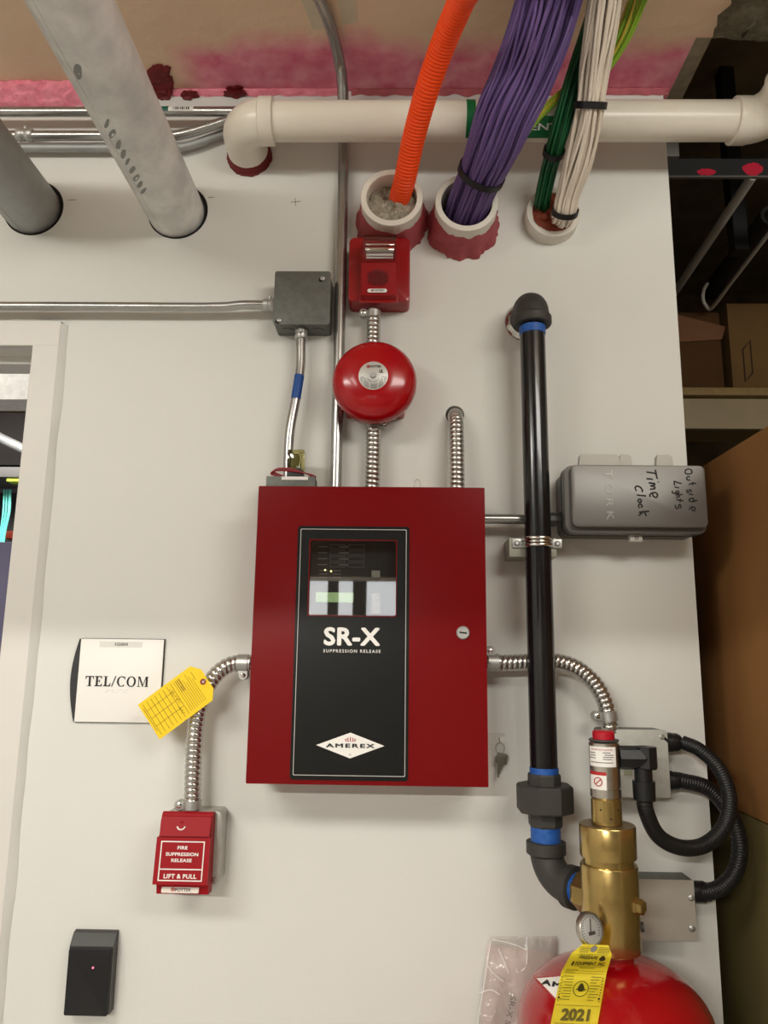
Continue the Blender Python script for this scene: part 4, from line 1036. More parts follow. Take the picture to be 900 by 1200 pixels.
TIME = [[(296, 140), (305, 185), (318, 235)], [(305, 180), (255, 170), (203, 163)], [(268, 240), (235, 236), (205, 233)], [(322, 264), (326, 268), (328, 272)],
        [(228, 278), (290, 286), (282, 300), (246, 310), (288, 318), (286, 340), (242, 345)], [(268, 388), (276, 420), (308, 430), (320, 402), (300, 380), (262, 384), (240, 405), (242, 428)],
        [(155, 372), (162, 356), (132, 320), (100, 312), (84, 330), (96, 362)], [(198, 415), (150, 410), (105, 405)], [(150, 460), (132, 448), (115, 460), (122, 480), (144, 482), (150, 462)],
        [(150, 538), (157, 516), (136, 500), (120, 515), (126, 542)], [(232, 578), (180, 580), (124, 586)], [(184, 580), (192, 604), (202, 628)], [(170, 584), (145, 602), (125, 624)]]
OUTS = [[(640, 130), (615, 145), (615, 175), (645, 186), (682, 172), (676, 142), (644, 130)], [(660, 214), (636, 214), (628, 234), (640, 248), (664, 246)], [(726, 283), (680, 284), (658, 290), (656, 300)], [(692, 268), (691, 285), (690, 302)],
        [(674, 378), (672, 352), (656, 353), (648, 374), (634, 378), (629, 350)], [(692, 402), (672, 398), (650, 396)], [(738, 462), (690, 474), (656, 466), (660, 446), (690, 440), (702, 460), (692, 484)], [(690, 530), (684, 560), (704, 574), (718, 550), (700, 530), (670, 536), (654, 562)],
        [(572, 284), (530, 274), (496, 262), (500, 304)], [(546, 330), (522, 325), (500, 322)], [(530, 360), (546, 374), (530, 389), (511, 376), (528, 360)], [(546, 388), (510, 390), (480, 382), (475, 362)], [(582, 400), (545, 402), (510, 406)], [(540, 402), (549, 424), (514, 432)],
        [(592, 466), (556, 460), (520, 456)], [(561, 444), (560, 462), (559, 482)], [(560, 548), (566, 516), (548, 508), (538, 540), (516, 548), (508, 510)]]
obj('handwriting', strokes_bm(hand(TIME), 0.0014), INK, cv)
obj('handwriting', strokes_bm(hand(OUTS), 0.0012), INK, cv)
# raised maker's name reading downwards
c = P(714, 580, -FY)
lettering('raised_lettering', 'TORK', V((c.x, FY+0.0002, c.z)), 60*S(714, 580, -FY), 8.5*S(714, 580, -FY), mat('raised_letter_paint', (0.26, 0.25, 0.23), 0.3, metal=0.3), cv, right=(0, 0, -1), up=(1, 0, 0), extrude=0.0010, spacing=1.5, weight=-0.02)
# conduit between cabinet and time clock
dh = 0.040
zz = P(610, 608.5, dh).z
xs0, xs1 = cx1-0.003, x0+0.003
t = thing('horizontal_conduit', 'short steel conduit between red cabinet and grey time clock', 'conduit', (xs0, -dh, zz))
b = B(); b.lathe(V((xs0, -dh, zz)), (1, 0, 0), [(0.0092, 0), (0.0092, xs1-xs0)], n=20); obj('tube', b, EMT, t)
b = B(); b.lathe(V((xs1-0.026, -dh, zz)), (1, 0, 0), [(0.0105, 0), (0.0135, 0.003), (0.0135, 0.012), (0.0115, 0.013), (0.0115, 0.017), (0.014, 0.018), (0.014, 0.026)], n=10); obj('connector', b, mat('dark_fitting', (0.08, 0.078, 0.07), 0.5, metal=0.5), t, smooth=False)
b = B(); b.lathe(V((xs0, -dh, zz)), (1, 0, 0), [(0.0145, 0), (0.0145, 0.006), (0.010, 0.007)], n=8); obj('locknut', b, mat('dark_fitting', (0.1, 0.1, 0.1)), t, smooth=False)

# ------------------------------------------------------------------ square steel box with releasing wires
qd = 0.056
x0, x1 = P(706, 893, qd).x, P(784, 893, qd).x
z1, z0 = P(740, 855, qd).z, P(740, 934.5, qd).z
QX1 = x1
t = thing('square_box', 'square galvanised box with flat cover behind the brass valve actuator', 'junction box', ((x0+x1)/2, 0, z0))
b = B(); b.prism(rrect(x0+0.001, x1-0.001, z0+0.001, z1-0.001, 0.006), V((0, 0, 0)), (1, 0, 0), (0, 0, 1), qd-0.003); obj('body', b, STEELBOX, t)
b = B(); pts = rrect(x0, x1, z0, z1, 0.006)
b.prism(pts, V((0, -qd+0.003, 0)), (1, 0, 0), (0, 0, 1), 0.003, 0.0008); cv = obj('cover', b, COVERSTEEL, t)
c = P(776, 863.5, qd); b = B(); b.lathe(V((c.x, -qd, c.z)), (0, -1, 0), [(0.0045, 0), (0.0045, 0.0012), (0.003, 0.0024)], n=14); obj('screw', b, ZINC, cv)
b = B(); b.obox(V((c.x+0.006, -qd-0.0001, c.z-0.004)), (1, 0, -0.9), (0.9, 0, 1), (0, -1, 0), 0.007, 0.0022, 0.0003); obj('slot', b, DARKHOLE, cv, smooth=False)
c = P(736, 905, qd); b = B(); b.obox(V((c.x, -qd-0.0001, c.z)), (1, 0, 0), (0, 0, 1), (0, -1, 0), 0.007, 0.0055, 0.0003); obj('stamp', b, mat('stamp_green', (0.30, 0.31, 0.22), 0.6), cv, smooth=False)
# lower steel box
ld = 0.05
x0, x1 = P(744, 1066, ld).x, P(815, 1066, ld).x
z1, z0 = P(780, 1031, ld).z, P(780, 1103, ld).z
LX1 = x1
t = thing('wiring_box', 'pale steel wiring box low on the wall behind the brass valve', 'junction box', ((x0+x1)/2, 0, z0))
b = B(); b.box(x0+0.001, x1-0.001, -ld+0.002, 0, z0+0.001, z1-0.001); obj('body', b, STEELBOX, t, smooth=False)
b = B(); b.box(x0, x1, -ld, -ld+0.002, z0, z1, 0.0006); cv = obj('cover', b, mat('brushed_cover', (0.56, 0.52, 0.46), 0.42, metal=0.25, var=0.2, vscale=20), t)
for (px, py) in ((810, 1052), (811, 1088)):
    c = P(px, py, ld); b = B(); b.lathe(V((c.x, -ld, c.z)), (0, -1, 0), [(0.0052, 0), (0.0052, 0.0015), (0.003, 0.003)], n=16)
    b.obox(V((c.x, -ld-0.003, c.z)), (1, 0, 0.4), (-0.4, 0, 1), (0, -1, 0), 0.004, 0.0005, 0.0006); obj('screw', b, ZINC, cv)

# ------------------------------------------------------------------ fire extinguishing cylinder
zbrass0 = P(716, 1101, dv-0.04).z
rt = 0.141
ax = V((xv, -dv, 0))
zd = zbrass0-0.012                               # dome top
t = thing('suppression_cylinder', 'red suppression agent cylinder standing on the floor against the wall', 'cylinder', (xv, -dv, 0))
prof = [(rt*0.8, 0.0), (rt*0.97, 0.012), (rt, 0.03)]
dh_ = 0.098
for k in range(15):
    a_ = PI/2*k/14; prof.append((max(0.028, rt*math.cos(a_)**0.86), zd-dh_+dh_*math.sin(a_)**0.95))
b = B(); b.lathe(ax, (0, 0, 1), prof, n=72)
shell = obj('shell', b, REDTANK, t, ang=60)
rcol = 24*S(716, 1108, dv)
b = B(); b.lathe(ax, (0, 0, 1), [(rcol*1.12, zd-0.012), (rcol*1.02, zd-0.004), (rcol, zd), (rcol, zbrass0+0.001)], n=40); obj('neck', b, REDTANK, t)
# brass valve (a thing screwed on, moves with the cylinder)
zv1 = P(714, 1001, dv-0.03).z; zv2 = P(714, 966, dv-0.0).z
b = B(); b.lathe(ax, (0, 0, 1), [(rv*0.96, zbrass0), (rv, zbrass0+0.003), (rv, zv1-0.008), (rv*0.98, zv1-0.006)], n=48); vb = obj('valve_body', b, BRASS, t)
b = B(); b.lathe(ax, (0, 0, 1), [(rv*0.88, zv1-0.008), (rv*0.88, zv1+0.009)], n=40); obj('groove', b, BRASS, vb)
b = B(); b.lathe(ax, (0, 0, 1), [(rv*0.97, zv1+0.004), (rv*0.99, zv1+0.006), (rv*0.99, zv2-0.0015), (rv*0.97, zv2)], n=48); vc = obj('valve_cap', b, BRASS, t)
b = B(); b.lathe(ax, (0, 0, 1), [(rv*0.96, zv2-0.001), (rv*0.96, zv2+0.0005)], n=40); obj('cap_face', b, BRASSDARK, vc)
# outlet
od = -odir
b = B(); b.lathe(V((xv, -dv, zo))+od*(rv*0.7), od, [(re2*1.10, 0), (re2*1.10, rv*0.30+0.006), (re2*1.02, rv*0.30+0.012), (re2*0.95, rv*0.30+0.013)], n=8, phase=PI/8); obj('outlet', b, BRASS, vb, smooth=False)
# plug bolt
c = P(745, 1062, dv+0.03); pd = V((0.72, -0.68, 0.0)).normalized()
c0 = V((xv, -dv, c.z))+pd*(rv*0.96)
b = B(); b.lathe(c0, pd, [(0.0125, 0), (0.0125, 0.004), (0.0112, 0.005), (0.0112, 0.011), (0.0095, 0.0125)], n=6); obj('plug_bolt', b, BRASS, vb, smooth=False)
b = B(); c0 = V((xv, -dv, P(750, 1085, dv).z))+V((1, -0.1, 0)).normalized()*rv*0.98; b.lathe(c0, (1, -0.1, 0), [(0.007, 0), (0.007, 0.005)], n=12); obj('burst_plug', b, BLACKIRON, vb)
# actuator stack
def cyl(zlo, zhi, r, m, nm, par, bev=0.0015, n=40):
    b = B(); b.lathe(ax, (0, 0, 1), [(r-bev, zlo), (r, zlo+bev), (r, zhi-bev), (r-bev, zhi)], n=n); return obj(nm, b, m, par)
za0 = zv2
zfun = lambda py: P(711, py, dv+0.012).z
ra = 17.6*S(711, 900, dv)
t_act = thing('valve_actuator', 'stainless valve actuator with red cap on top of the brass valve', 'actuator', (xv, -dv, za0))
bb_ = cyl(za0, zfun(936), ra*0.99, BRASS, 'brass_base', t_act)
b = B()
for an in (-2.2, -1.57, -1.0):
    for zz_, in ((za0+0.024,), (za0+0.012,)):
        if (an == -1.57) == (zz_ > za0+0.02): continue
        b.lathe(ax+V((math.cos(an)*ra*0.98, math.sin(an)*ra*0.98, zz_)), (math.cos(an), math.sin(an), 0), [(0.0014, 0), (0.0014, 0.0006)], n=10)
obj('vent_hole', b, DARKHOLE, bb_)
bs_ = cyl(zfun(936), zfun(924), ra, STAINLESS, 'lower_ring', t_act)
b2 = cyl(zfun(924.5), zfun(870), ra*0.985, STAINLESS, 'steel_body', t_act)
cyl(zfun(869), zfun(867), ra*0.99, mat('dark_band', (0.05, 0.05, 0.05), 0.4), 'top_band', t_act, bev=0.0004)
cyl(zfun(868.5), zfun(857), 12.6*S(710, 862, dv), mat('red_cap', srgb(178, 22, 40), 0.4), 'cap', t_act, bev=0.002)
# wrap-around labels
def wrap(zlo, zhi, a0, a1, r, m, nm, par, n=20):
    b = B(); b.rings([[ax+V((math.cos(a0+(a1-a0)*k/n)*r, math.sin(a0+(a1-a0)*k/n)*r, z)) for k in range(n+1)] for z in (zlo, zhi)], close_ring=False, cap0=False, cap1=False)
    return obj(nm, b, m, par)
def wraptext(s_, zc, ac, w_, h_, r, m, nm, par, **k):
    tb = text_bm(s_, w_, h_, extrude=0.0002, **k)
    for v in tb.verts:
        an = ac+v.co.x/r; rr = r+0.0002+v.co.z; zz_ = zc+v.co.y; v.co = ax+V((math.cos(an)*rr, math.sin(an)*rr, zz_))
    return obj(nm, tb, m, par, smooth=False)
A0, A1 = -PI/2-1.45, -PI/2+0.55
wrap(zfun(898), zfun(874.5), A0, A1, ra*1.0, WHITEPLATE, 'label', b2)
wraptext('VALVE ACTUATOR', zfun(878), -PI/2-0.45, 0.034, 0.0022, ra*1.004, REDINK, 'label_print', b2)
b = B()
for k, (py, aa, wa) in enumerate(((882, -1.1, 0.5), (885, -1.1, 0.5), (888, -1.15, 0.6), (881.5, -0.1, 0.5), (884, 0.05, 0.6), (886.5, 0.0, 0.7), (889, -0.05, 0.6), (893, -0.5, 1.6))):
    m_ = 8
    b.rings([[ax+V((math.cos(-PI/2+aa-wa/2+wa*q/m_)*ra*1.006, math.sin(-PI/2+aa-wa/2+wa*q/m_)*ra*1.006, zfun(py)+dz)) for q in range(m_+1)] for dz in (-0.0006, 0.0006)], close_ring=False, cap0=False, cap1=False)
obj('label_print', b, GREYINK, b2, smooth=False)
wrap(zfun(925), zfun(907), A0, -PI/2-0.18, ra*1.004, WHITEPLATE, 'label', b2)
wrap(zfun(908), zfun(904), A0, -PI/2-0.18, ra*1.005, mat('label_red', srgb(180, 40, 40), 0.5), 'label_header', b2)
b = B(); an = -PI/2-0.72; rad = V((math.cos(an), math.sin(an), 0))
b.lathe(ax+V((0, 0, zfun(915.5)))+rad*ra*1.0, rad, [(0.0068, 0.0004), (0.0068, 0.0009), (0.0056, 0.0009), (0.0056, 0.0004)], n=24, cap0=False, cap1=False)
b.obox(ax+V((0, 0, zfun(915.5)))+rad*(ra*1.0+0.0007), V((-rad.y, rad.x, 0.9)), V((-rad.y*-0.9, rad.x*-0.9, 1)), rad, 0.006, 0.0007, 0.0003)
obj('prohibition_mark', b, REDINK, b2, smooth=False)
# pressure gauge
gd = V((0.50, -0.80, 0.30)).normalized()
gc = P(691.5, 1088.5, dv+rv+0.016); gr = 18.5*S(691, 1088, dv+rv+0.016)
b = B(); base = V((xv, -dv, gc.z-0.004)); b.tube([base+(gc-base)*0.6, base+(gc-base)*0.8, gc-gd*0.006], 0.006, n=12); gs = obj('gauge_stem', b, BRASS, t)
b = B(); b.lathe(gc-gd*0.008, gd, [(gr*0.8, 0), (gr, 0.003), (gr, 0.010), (gr*0.94, 0.012), (gr*0.90, 0.012), (gr*0.88, 0.009)], n=40); ga = obj('gauge', b, STAINLESS, t)
b = B(); b.lathe(gc-gd*0.008, gd, [(gr*0.87, 0.0092), (gr*0.87, 0.0096)], n=36); obj('gauge_dial', b, mat('dial_grey', (0.80, 0.79, 0.77), 0.4), ga)
gx = V((0, 0, 1)).cross(gd); gx = -gx if gx.x < 0 else gx; gx.normalize(); gy = gd.cross(gx); gy = gy if gy.z > 0 else -gy
b = B()
for k in range(22):
    a_ = math.radians(-40+260*k/21); b.obox(gc+gd*0.0019+gx*(math.cos(a_)*gr*0.70)+gy*(math.sin(a_)*gr*0.70), gx*math.cos(a_)+gy*math.sin(a_), gx*-math.sin(a_)+gy*math.cos(a_), gd, gr*0.07, 0.0004, 0.0002)
b.obox(gc+gd*0.002+gy*gr*0.12, gx*0.3+gy, gx-gy*0.3, gd, gr*0.45, 0.0008, 0.0003); b.obox(gc+gd*0.0019-gy*gr*0.25, gx, gy, gd, gr*0.28, gr*0.10, 0.0002)
obj('gauge_print', b, GREYINK, ga, smooth=False)
b = B(); b.lathe(gc, gd, [(gr*0.9, 0.0042), (gr*0.86, 0.0062), (gr*0.4, 0.0075), (0.0005, 0.0077)], n=36, cap0=False); obj('gauge_glass', b, film('gauge_glass', 0.03, (0.97, 0.97, 0.97), 0.05), ga)
# the cylinder's diamond badge, laid on the dome
dg = bpy.context.evaluated_depsgraph_get()
me = shell.data; bvh = BVHTree.FromPolygons([v.co+WL[shell.name] for v in me.vertices], [tuple(p.vertices) for p in me.polygons])
def on_shell(px, py, off):
    v = (FW + RT*((px-450)/FPX) - UP*((py-600)/FPX)).normalized(); h = bvh.ray_cast(CAM, v)
    if h[0] is None: return None
    nrm = h[1] if h[1].dot(v) < 0 else -h[1]
    return h[0]+nrm*off
def shell_patch(quad, off, nu, nv):
    b = B(); R = []
    for i in range(nu+1):
        row = []
        for j in range(nv+1):
            u_, v_ = i/nu, j/nv
            a_ = [quad[0][k]+(quad[1][k]-quad[0][k])*u_ for k in (0, 1)]; b_ = [quad[3][k]+(quad[2][k]-quad[3][k])*u_ for k in (0, 1)]
            px, py = a_[0]+(b_[0]-a_[0])*v_, a_[1]+(b_[1]-a_[1])*v_
            row.append(on_shell(px, py, off))
        R.append(row)
    b.rings(R, close_ring=False, cap0=False, cap1=False); return b
DI = [(625, 1146), (674, 1142), (703, 1170), (664, 1186)]
DI2 = [(629, 1147), (673.5, 1143.4), (700, 1169.5), (664, 1183.5)]
sb = obj('badge_border', shell_patch(DI, 0.0006, 10, 10), REDINK, t)
sb = obj('badge', shell_patch(DI2, 0.0009, 10, 10), WHITEPLATE, t)
tb = text_bm('AMEREX', 62, 6.0, weight=0.05, extrude=0.0004, spacing=1.25)
ok = True
for v in tb.verts:
    px = 667+v.co.x+0.25*v.co.y; py = 1158-v.co.y+v.co.x*0.22; q_ = on_shell(px, py, 0.0012+v.co.z); v.co = q_
obj('badge_lettering', tb, INK, t, smooth=False)

# ------------------------------------------------------------------ yellow inspection tag on the cylinder
def tag_pt(u_, v_, off=0.0):
    """u across 0..1, v down 0..1 (photo rows 1107..1216)"""
    py = 1107+v_*109
    if py < 1140: xc_, wd_ = 698-(py-1107)*0.42, 44.5+(py-1107)*0.26
    else: xc_, wd_ = 684.2-(py-1140)*0.19, 53.0+(py-1140)*0.03
    px = xc_+(u_-0.5)*wd_; yy = py+(u_-0.5)*2
    ray = (FW + RT*((px-450)/FPX) - UP*((yy-600)/FPX)).normalized()
    hit = bvh.ray_cast(CAM, ray)[0]
    tt = (P(px, yy, dv+rv+0.030+v_*0.040)-CAM).length
    if hit is not None:
        f_ = min(1, max(0, (v_-0.10)/0.35)); f_ = f_*f_*(3-2*f_)
        ts = (hit-CAM).length-0.009
        tt = min(tt*(1-f_)+ts*f_, ts)
    return CAM+ray*(tt-off)
b = B(); nu, nv = 16, 60; R = []
for j in range(nv+1):
    v_ = j/nv; ins = max(0, 0.10-v_)*1.6
    R.append([tag_pt(ins+(1-2*ins)*i/nu, v_) for i in range(nu+1)])
b.rings(R, close_ring=False, cap0=False, cap1=False)
bmesh.ops.solidify(b.bm, geom=list(b.bm.faces), thickness=0.0004)
ty = thing('inspection_tag', 'yellow paper inspection tag dated 2021 hanging from the gauge over the red cylinder', 'tag', tag_pt(0.5, 0.0))
cardb = obj('card', b, mat('bright_yellow_tag', srgb(255, 240, 70), 0.6, var=0.08, vscale=40, col2=srgb(235, 200, 40)), ty)
def tag_text(s_, u_, v_, wu, hv, m, weight=0.02, shear=0.0, nm='lettering', off=0.0014):
    tb = text_bm(s_, wu, hv, weight=weight, extrude=0.0004, shear=shear)
    for v in tb.verts:
        o2 = off+v.co.z; v.co = tag_pt(u_+v.co.x, v_-v.co.y, o2)
    return obj(nm, tb, m, ty, smooth=False)
OLV = mat('olive_ink', srgb(96, 84, 20), 0.6); TINK = mat('tag_ink', srgb(50, 44, 14), 0.6)
tag_text('FIRESAFE', 0.46, 0.140, 0.46, 0.034, TINK, 0.03, 0.2)
tag_text('EQUIPMENT, INC.', 0.56, 0.208, 0.70, 0.044, TINK, 0.03, 0.2)
tag_text('2021', 0.49, 0.755, 0.62, 0.135, OLV, 0.05)
tag_text('ALARM', 0.50, 0.482, 0.22, 0.016, TINK, 0.04)
b = B()
def tag_line(u0, u1, v_, hv=0.005):
    n_ = 6; b.rings([[tag_pt(u0+(u1-u0)*k/n_, v_+dv_, 0.0013) for k in range(n_+1)] for dv_ in (-hv/2, hv/2)], close_ring=False, cap0=False, cap1=False)
rnd = random.Random(4)
for k in range(5): tag_line(0.14+0.01*k, 0.40, 0.030+0.014*k, 0.004); tag_line(0.62, 0.92, 0.030+0.014*k, 0.004)
tag_line(0.2, 0.9, 0.105, 0.003); tag_line(0.15, 0.55, 0.115, 0.003); tag_line(0.2, 0.85, 0.236, 0.003); tag_line(0.35, 0.7, 0.25, 0.006)
tag_line(0.08, 0.95, 0.285, 0.003); tag_line(0.08, 0.35, 0.275, 0.004); tag_line(0.08, 0.95, 0.31, 0.003); tag_line(0.08, 0.3, 0.30, 0.004)
for k in range(9):
    tag_line(0.08+0.05*(k % 2), 0.30, 0.345+0.031*k, 0.006); tag_line(0.68, 0.90-0.04*(k % 3), 0.345+0.031*k, 0.006)
    for uu in (0.05, 0.94): tag_line(uu-0.012, uu+0.012, 0.355+0.031*k, 0.012)
tag_line(0.03, 0.97, 0.655, 0.003)
for k in range(5): tag_line(0.08, 0.88-0.1*(k % 2), 0.85+0.02*k, 0.005)
obj('small_print', b, OLV, ty, smooth=False)['kind'] = 'stuff'
def tag_disc(u_, v_, ru, rv_, m, nm, ring=0.0, drop=False):
    b = B(); n_ = 24; ang_ = [2*PI*k/n_ for k in range(n_)]
    if ring: b.rings([[tag_pt(u_+ru*f*math.cos(a_), v_+rv_*f*math.sin(a_), 0.0014) for a_ in ang_] for f in (1, 1-ring)], cap0=False, cap1=False)
    else: b.bm.faces.new([b.bm.verts.new(tag_pt(u_+ru*math.cos(a_), v_+rv_*(math.sin(a_) if math.sin(a_) > 0 else math.sin(a_)*(1.6*abs(math.sin(a_)) if drop else 1)), 0.0015)) for a_ in ang_])
    return obj(nm, b, m, ty, smooth=False)
tag_disc(0.80, 0.150, 0.075, 0.022, TINK, 'drop_emblem', drop=True)
tag_disc(0.5, 0.475, 0.17, 0.085, OLV, 'seal_ring', ring=0.10)
tag_disc(0.5, 0.470, 0.075, 0.035, TINK, 'flame_emblem', drop=True)
tag_disc(0.06, 0.575, 0.022, 0.012, INK, 'punch_mark'); tag_disc(0.93, 0.575, 0.022, 0.012, INK, 'punch_mark')
tag_disc(0.16, 0.208, 0.028, 0.026, TINK, 'extinguisher_emblem')
tag_disc(0.5, 0.045, 0.085, 0.034, mat('eyelet_grey', (0.18, 0.17, 0.14), 0.6), 'eyelet'); tag_disc(0.5, 0.045, 0.035, 0.014, ZINC, 'eyelet_hole')

# ------------------------------------------------------------------ black sealed cables and their fittings
def fitting(t, p, ax_, prof, n=12, nm='fitting', m=BLACK):
    b = B(); b.lathe(p, ax_, prof, n=n); return obj(nm, b, m, t)
# loop from actuator connector to upper hub of the square box
dA = dv; e0 = P(728, 886, dA)
ce = P(755, 888, dA-0.0)
dl = 0.10
t = thing('sealed_cable', 'black sealed cable looping from the actuator plug up to the square box', 'cable', P(755, 940, dA))
zc0 = ce.z
b = B(); b.tube([V((xv+ra*0.9, -dA, zc0)), V((ce.x-0.004, -dA, zc0)), V((ce.x+0.004, -dA+0.002, zc0))], 0.0178, n=8); b.lathe(V((P(757, 895, dA).x, -dA, P(757, 901, dA).z)), (0, 0, 1), [(0.0165, 0), (0.0178, 0.002), (0.0178, zc0+0.0168-P(757, 901, dA).z-0.001), (0.0165, zc0+0.0168-P(757, 901, dA).z)], n=8)
obj('plug', b, BLACK, t, smooth=False)
xe = P(754, 910, dA).x
fitting(t, V((xe, -dA, P(754, 918, dA).z)), (0, 0, 1), [(0.0135, 0), (0.0135, 0.03)], 24, 'neck')
fitting(t, V((xe, -dA, P(754, 938.5, dA).z)), (0, 0, 1), [(0.0150, 0), (0.0172, 0.002), (0.0178, P(754, 915, dA).z-P(754, 938.5, dA).z)], 10, 'gland_nut')
uh = P(800, 870, 0.03); lh = P(800, 915, 0.03)
pts = [V((xe, -dA, P(754, 930, dA).z)), P(757, 950, dA-0.002), P(771, 979, dA-0.02), P(797, 993, dA-0.035), P(826, 990, dA-0.05), P(849, 968, dA-0.065), P(855, 935, dA-0.08), P(843, 901, dA-0.10), P(820, 879, dA-0.125), V((P(800, 870, 0.035).x, -0.035, P(800, 870, 0.035).z))]
obj('sheath', corrugated(pts, 0.0122, 0.0005, 0.0042, n=18, sub=4, helix=False), BLACK, t)
hp_ = V((QX1-0.002, -0.032, P(795, 870, 0.032).z))
fitting(t, hp_, (1, 0, 0), [(0.0165, 0), (0.0165, 0.016), (0.0155, 0.017), (0.0155, 0.026), (0.012, 0.032)], 12, 'gland')
# second cable down to the lower box
t = thing('sealed_cable', 'black sealed cable dropping from the square box to the low wiring box', 'cable', P(820, 1045, 0.03))
pts = [V((QX1+0.02, -0.032, P(805, 914, 0.032).z)), P(826, 922, 0.036), P(845, 938, 0.042), P(860, 963, 0.05), P(867, 993, 0.055), P(862, 1020, 0.055), P(848, 1038, 0.05), P(830, 1045, 0.04), V((LX1+0.01, -0.033, P(820, 1045, 0.033).z))]
obj('sheath', corrugated(pts, 0.0135, 0.0005, 0.0044, n=18, sub=4, helix=False), BLACK, t)
hp_ = V((QX1-0.002, -0.032, P(795, 915, 0.032).z))
fitting(t, hp_, (1, 0, 0), [(0.0165, 0), (0.0165, 0.014), (0.0150, 0.015), (0.0150, 0.022), (0.0125, 0.028)], 12, 'gland')
hp_ = V((LX1-0.002, -0.032, P(820, 1045, 0.032).z))
fitting(t, hp_, (1, 0, 0), [(0.0165, 0), (0.0172, 0.003), (0.0172, 0.024), (0.0150, 0.028), (0.0150, 0.034)], 14, 'gland')

# ------------------------------------------------------------------ manual pull station
t = None
pd_ = 0.085
x0, x1 = P(182, 1000, pd_-0.005).x, P(245.5, 1000, pd_-0.005).x
zT = P(215, 951, 0.06).z; zB = P(215, 1050, 0.075).z; H = zT-zB
t = thing('pull_station', 'red manual fire suppression pull station below the flexible conduit', 'pull station', ((x0+x1)/2, 0, zB))
b = B(); b.prism(rrect(x0+0.004, x1+0.010, zB+0.010, zT-0.002, 0.008), V((0, 0, 0)), (1, 0, 0), (0, 0, 1), 0.046, 0.002); obj('back_box', b, mat('cast_aluminium', (0.50, 0.49, 0.45), 0.45, metal=0.5, var=0.3, vscale=50), t)
zf = lambda f: zT-H*f
b = B(); b.prism([(0.046, zf(0.02)), (0.058, zf(0.0)), (0.064, zf(0.02)), (0.070, zf(0.10)), (0.074, zf(0.30)), (0.074, zf(0.86)), (0.070, zf(0.99)), (0.046, zf(1.0))], V((x0+0.003, 0, 0)), (0, -1, 0), (0, 0, 1), -(x1-x0-0.004)); obj('housing', b, REDPULL, t, smooth=False)
# hinged lift cover over the top and pull handle
b = B(); b.prism([(0.060, zf(0.035)), (0.069, zf(0.05)), (0.079, zf(0.275)), (0.068, zf(0.275))], V((x0+0.0042, 0, 0)), (0, -1, 0), (0, 0, 1), -(x1-x0-0.0064)); lid = obj('lift_cover', b, REDPULL, t, smooth=False)
pA, pB = (0.0765, zf(0.295)), (0.086, zf(0.845))
b = B(); b.prism([pA, pB, (0.072, zf(0.845)), (0.066, zf(0.295))], V((x0, 0, 0)), (0, -1, 0), (0, 0, 1), -(x1-x0)); hd = obj('pull_handle', b, REDPULL, t, smooth=False)
upv = V((0, -(pA[0]-pB[0]), pA[1]-pB[1])).normalized(); nv_ = V((1, 0, 0)).cross(upv)
def on_handle(f, g):      # f down the face 0..1, g across
    z = pA[1]+(pB[1]-pA[1])*f; d_ = pA[0]+(pB[0]-pA[0])*f
    return V((x0+(x1-x0)*g, -d_, z))+nv_*0.0003
fl = V((0, -(pB[0]-pA[0]), pB[1]-pA[1])).length; wdt = x1-x0
PW = mat('pull_white', (0.85, 0.80, 0.76), 0.5)
b = B(); o_ = on_handle(0.5, 0.495)
hw, hh = wdt*0.405, fl*0.425
b.ringplate([(-hw, -hh), (hw, -hh), (hw, hh), (-hw, hh)], [(-hw+0.0018, -hh+0.0018), (hw-0.0018, -hh+0.0018), (hw-0.0018, hh-0.0018), (-hw+0.0018, hh-0.0018)], o_, (1, 0, 0), upv, 0.0004)
b.obox(on_handle(0.675, 0.495), (1, 0, 0), upv, nv_, hw, 0.0009, 0.0004)
obj('border', b, PW, hd, smooth=False)
for s_, f, wf, hf in (('FIRE', 0.215, 0.185, 0.075), ('SUPPRESSION', 0.355, 0.60, 0.075), ('RELEASE', 0.485, 0.375, 0.075), ('LIFT & PULL', 0.82, 0.60, 0.095)):
    lettering('lettering', s_, on_handle(f, 0.495), wdt*wf, fl*hf, PW, hd, up=upv, weight=0.032, spacing=1.06)
# smile-shaped mark and screw on the lift cover
cpt = lambda f, dx: V(((x0+x1)/2-0.006+dx, -(0.069+(0.079-0.069)*f)-0.0006, zf(0.05)+(zf(0.275)-zf(0.05))*f))
b = B(); b.tube(spline([cpt(0.50, -0.0068), cpt(0.62, -0.004), cpt(0.66, 0), cpt(0.62, 0.004), cpt(0.50, 0.0068)], 16), 0.0013, n=8); obj('arrow_mark', b, PW, lid)
b = B(); b.lathe(cpt(0.3, 0)+V((0, 0.0005, 0)), (0, -1, 0.1), [(0.0026, 0), (0.0026, 0.001), (0.0018, 0.0008)], n=14); obj('rivet', b, REDPULL, lid)
zz_ = zf(0.93)
b = B(); b.prism(rrect(-0.031, 0.031, -0.0052, 0.0052, 0.002), V(((x0+x1)/2-0.002, -0.0725, zz_)), (1, 0, 0), V((0, 0.004, 0.0155)), 0.0012); obj('name_plate', b, mat('plate_cream', (0.74, 0.66, 0.58), 0.45), t, smooth=False)
lettering('name_lettering', 'POTTER', V(((x0+x1)/2+0.003, -0.0742, zz_)), 0.026, 0.0052, INK, t, weight=0.0)
b = B(); b.lathe(V(((x0+x1)/2-0.014, -0.0738, zz_)), (0, -1, 0), [(0.0034, 0), (0.0034, 0.0006), (0.0025, 0.0006), (0.0025, 0)], n=18, cap0=False, cap1=False); b.obox(V(((x0+x1)/2-0.014, -0.0741, zz_)), (1, 0, 0), (0, 0, 1), (0, -1, 0), 0.0011, 0.0016, 0.0003); obj('logo_mark', b, REDINK, t, smooth=False)
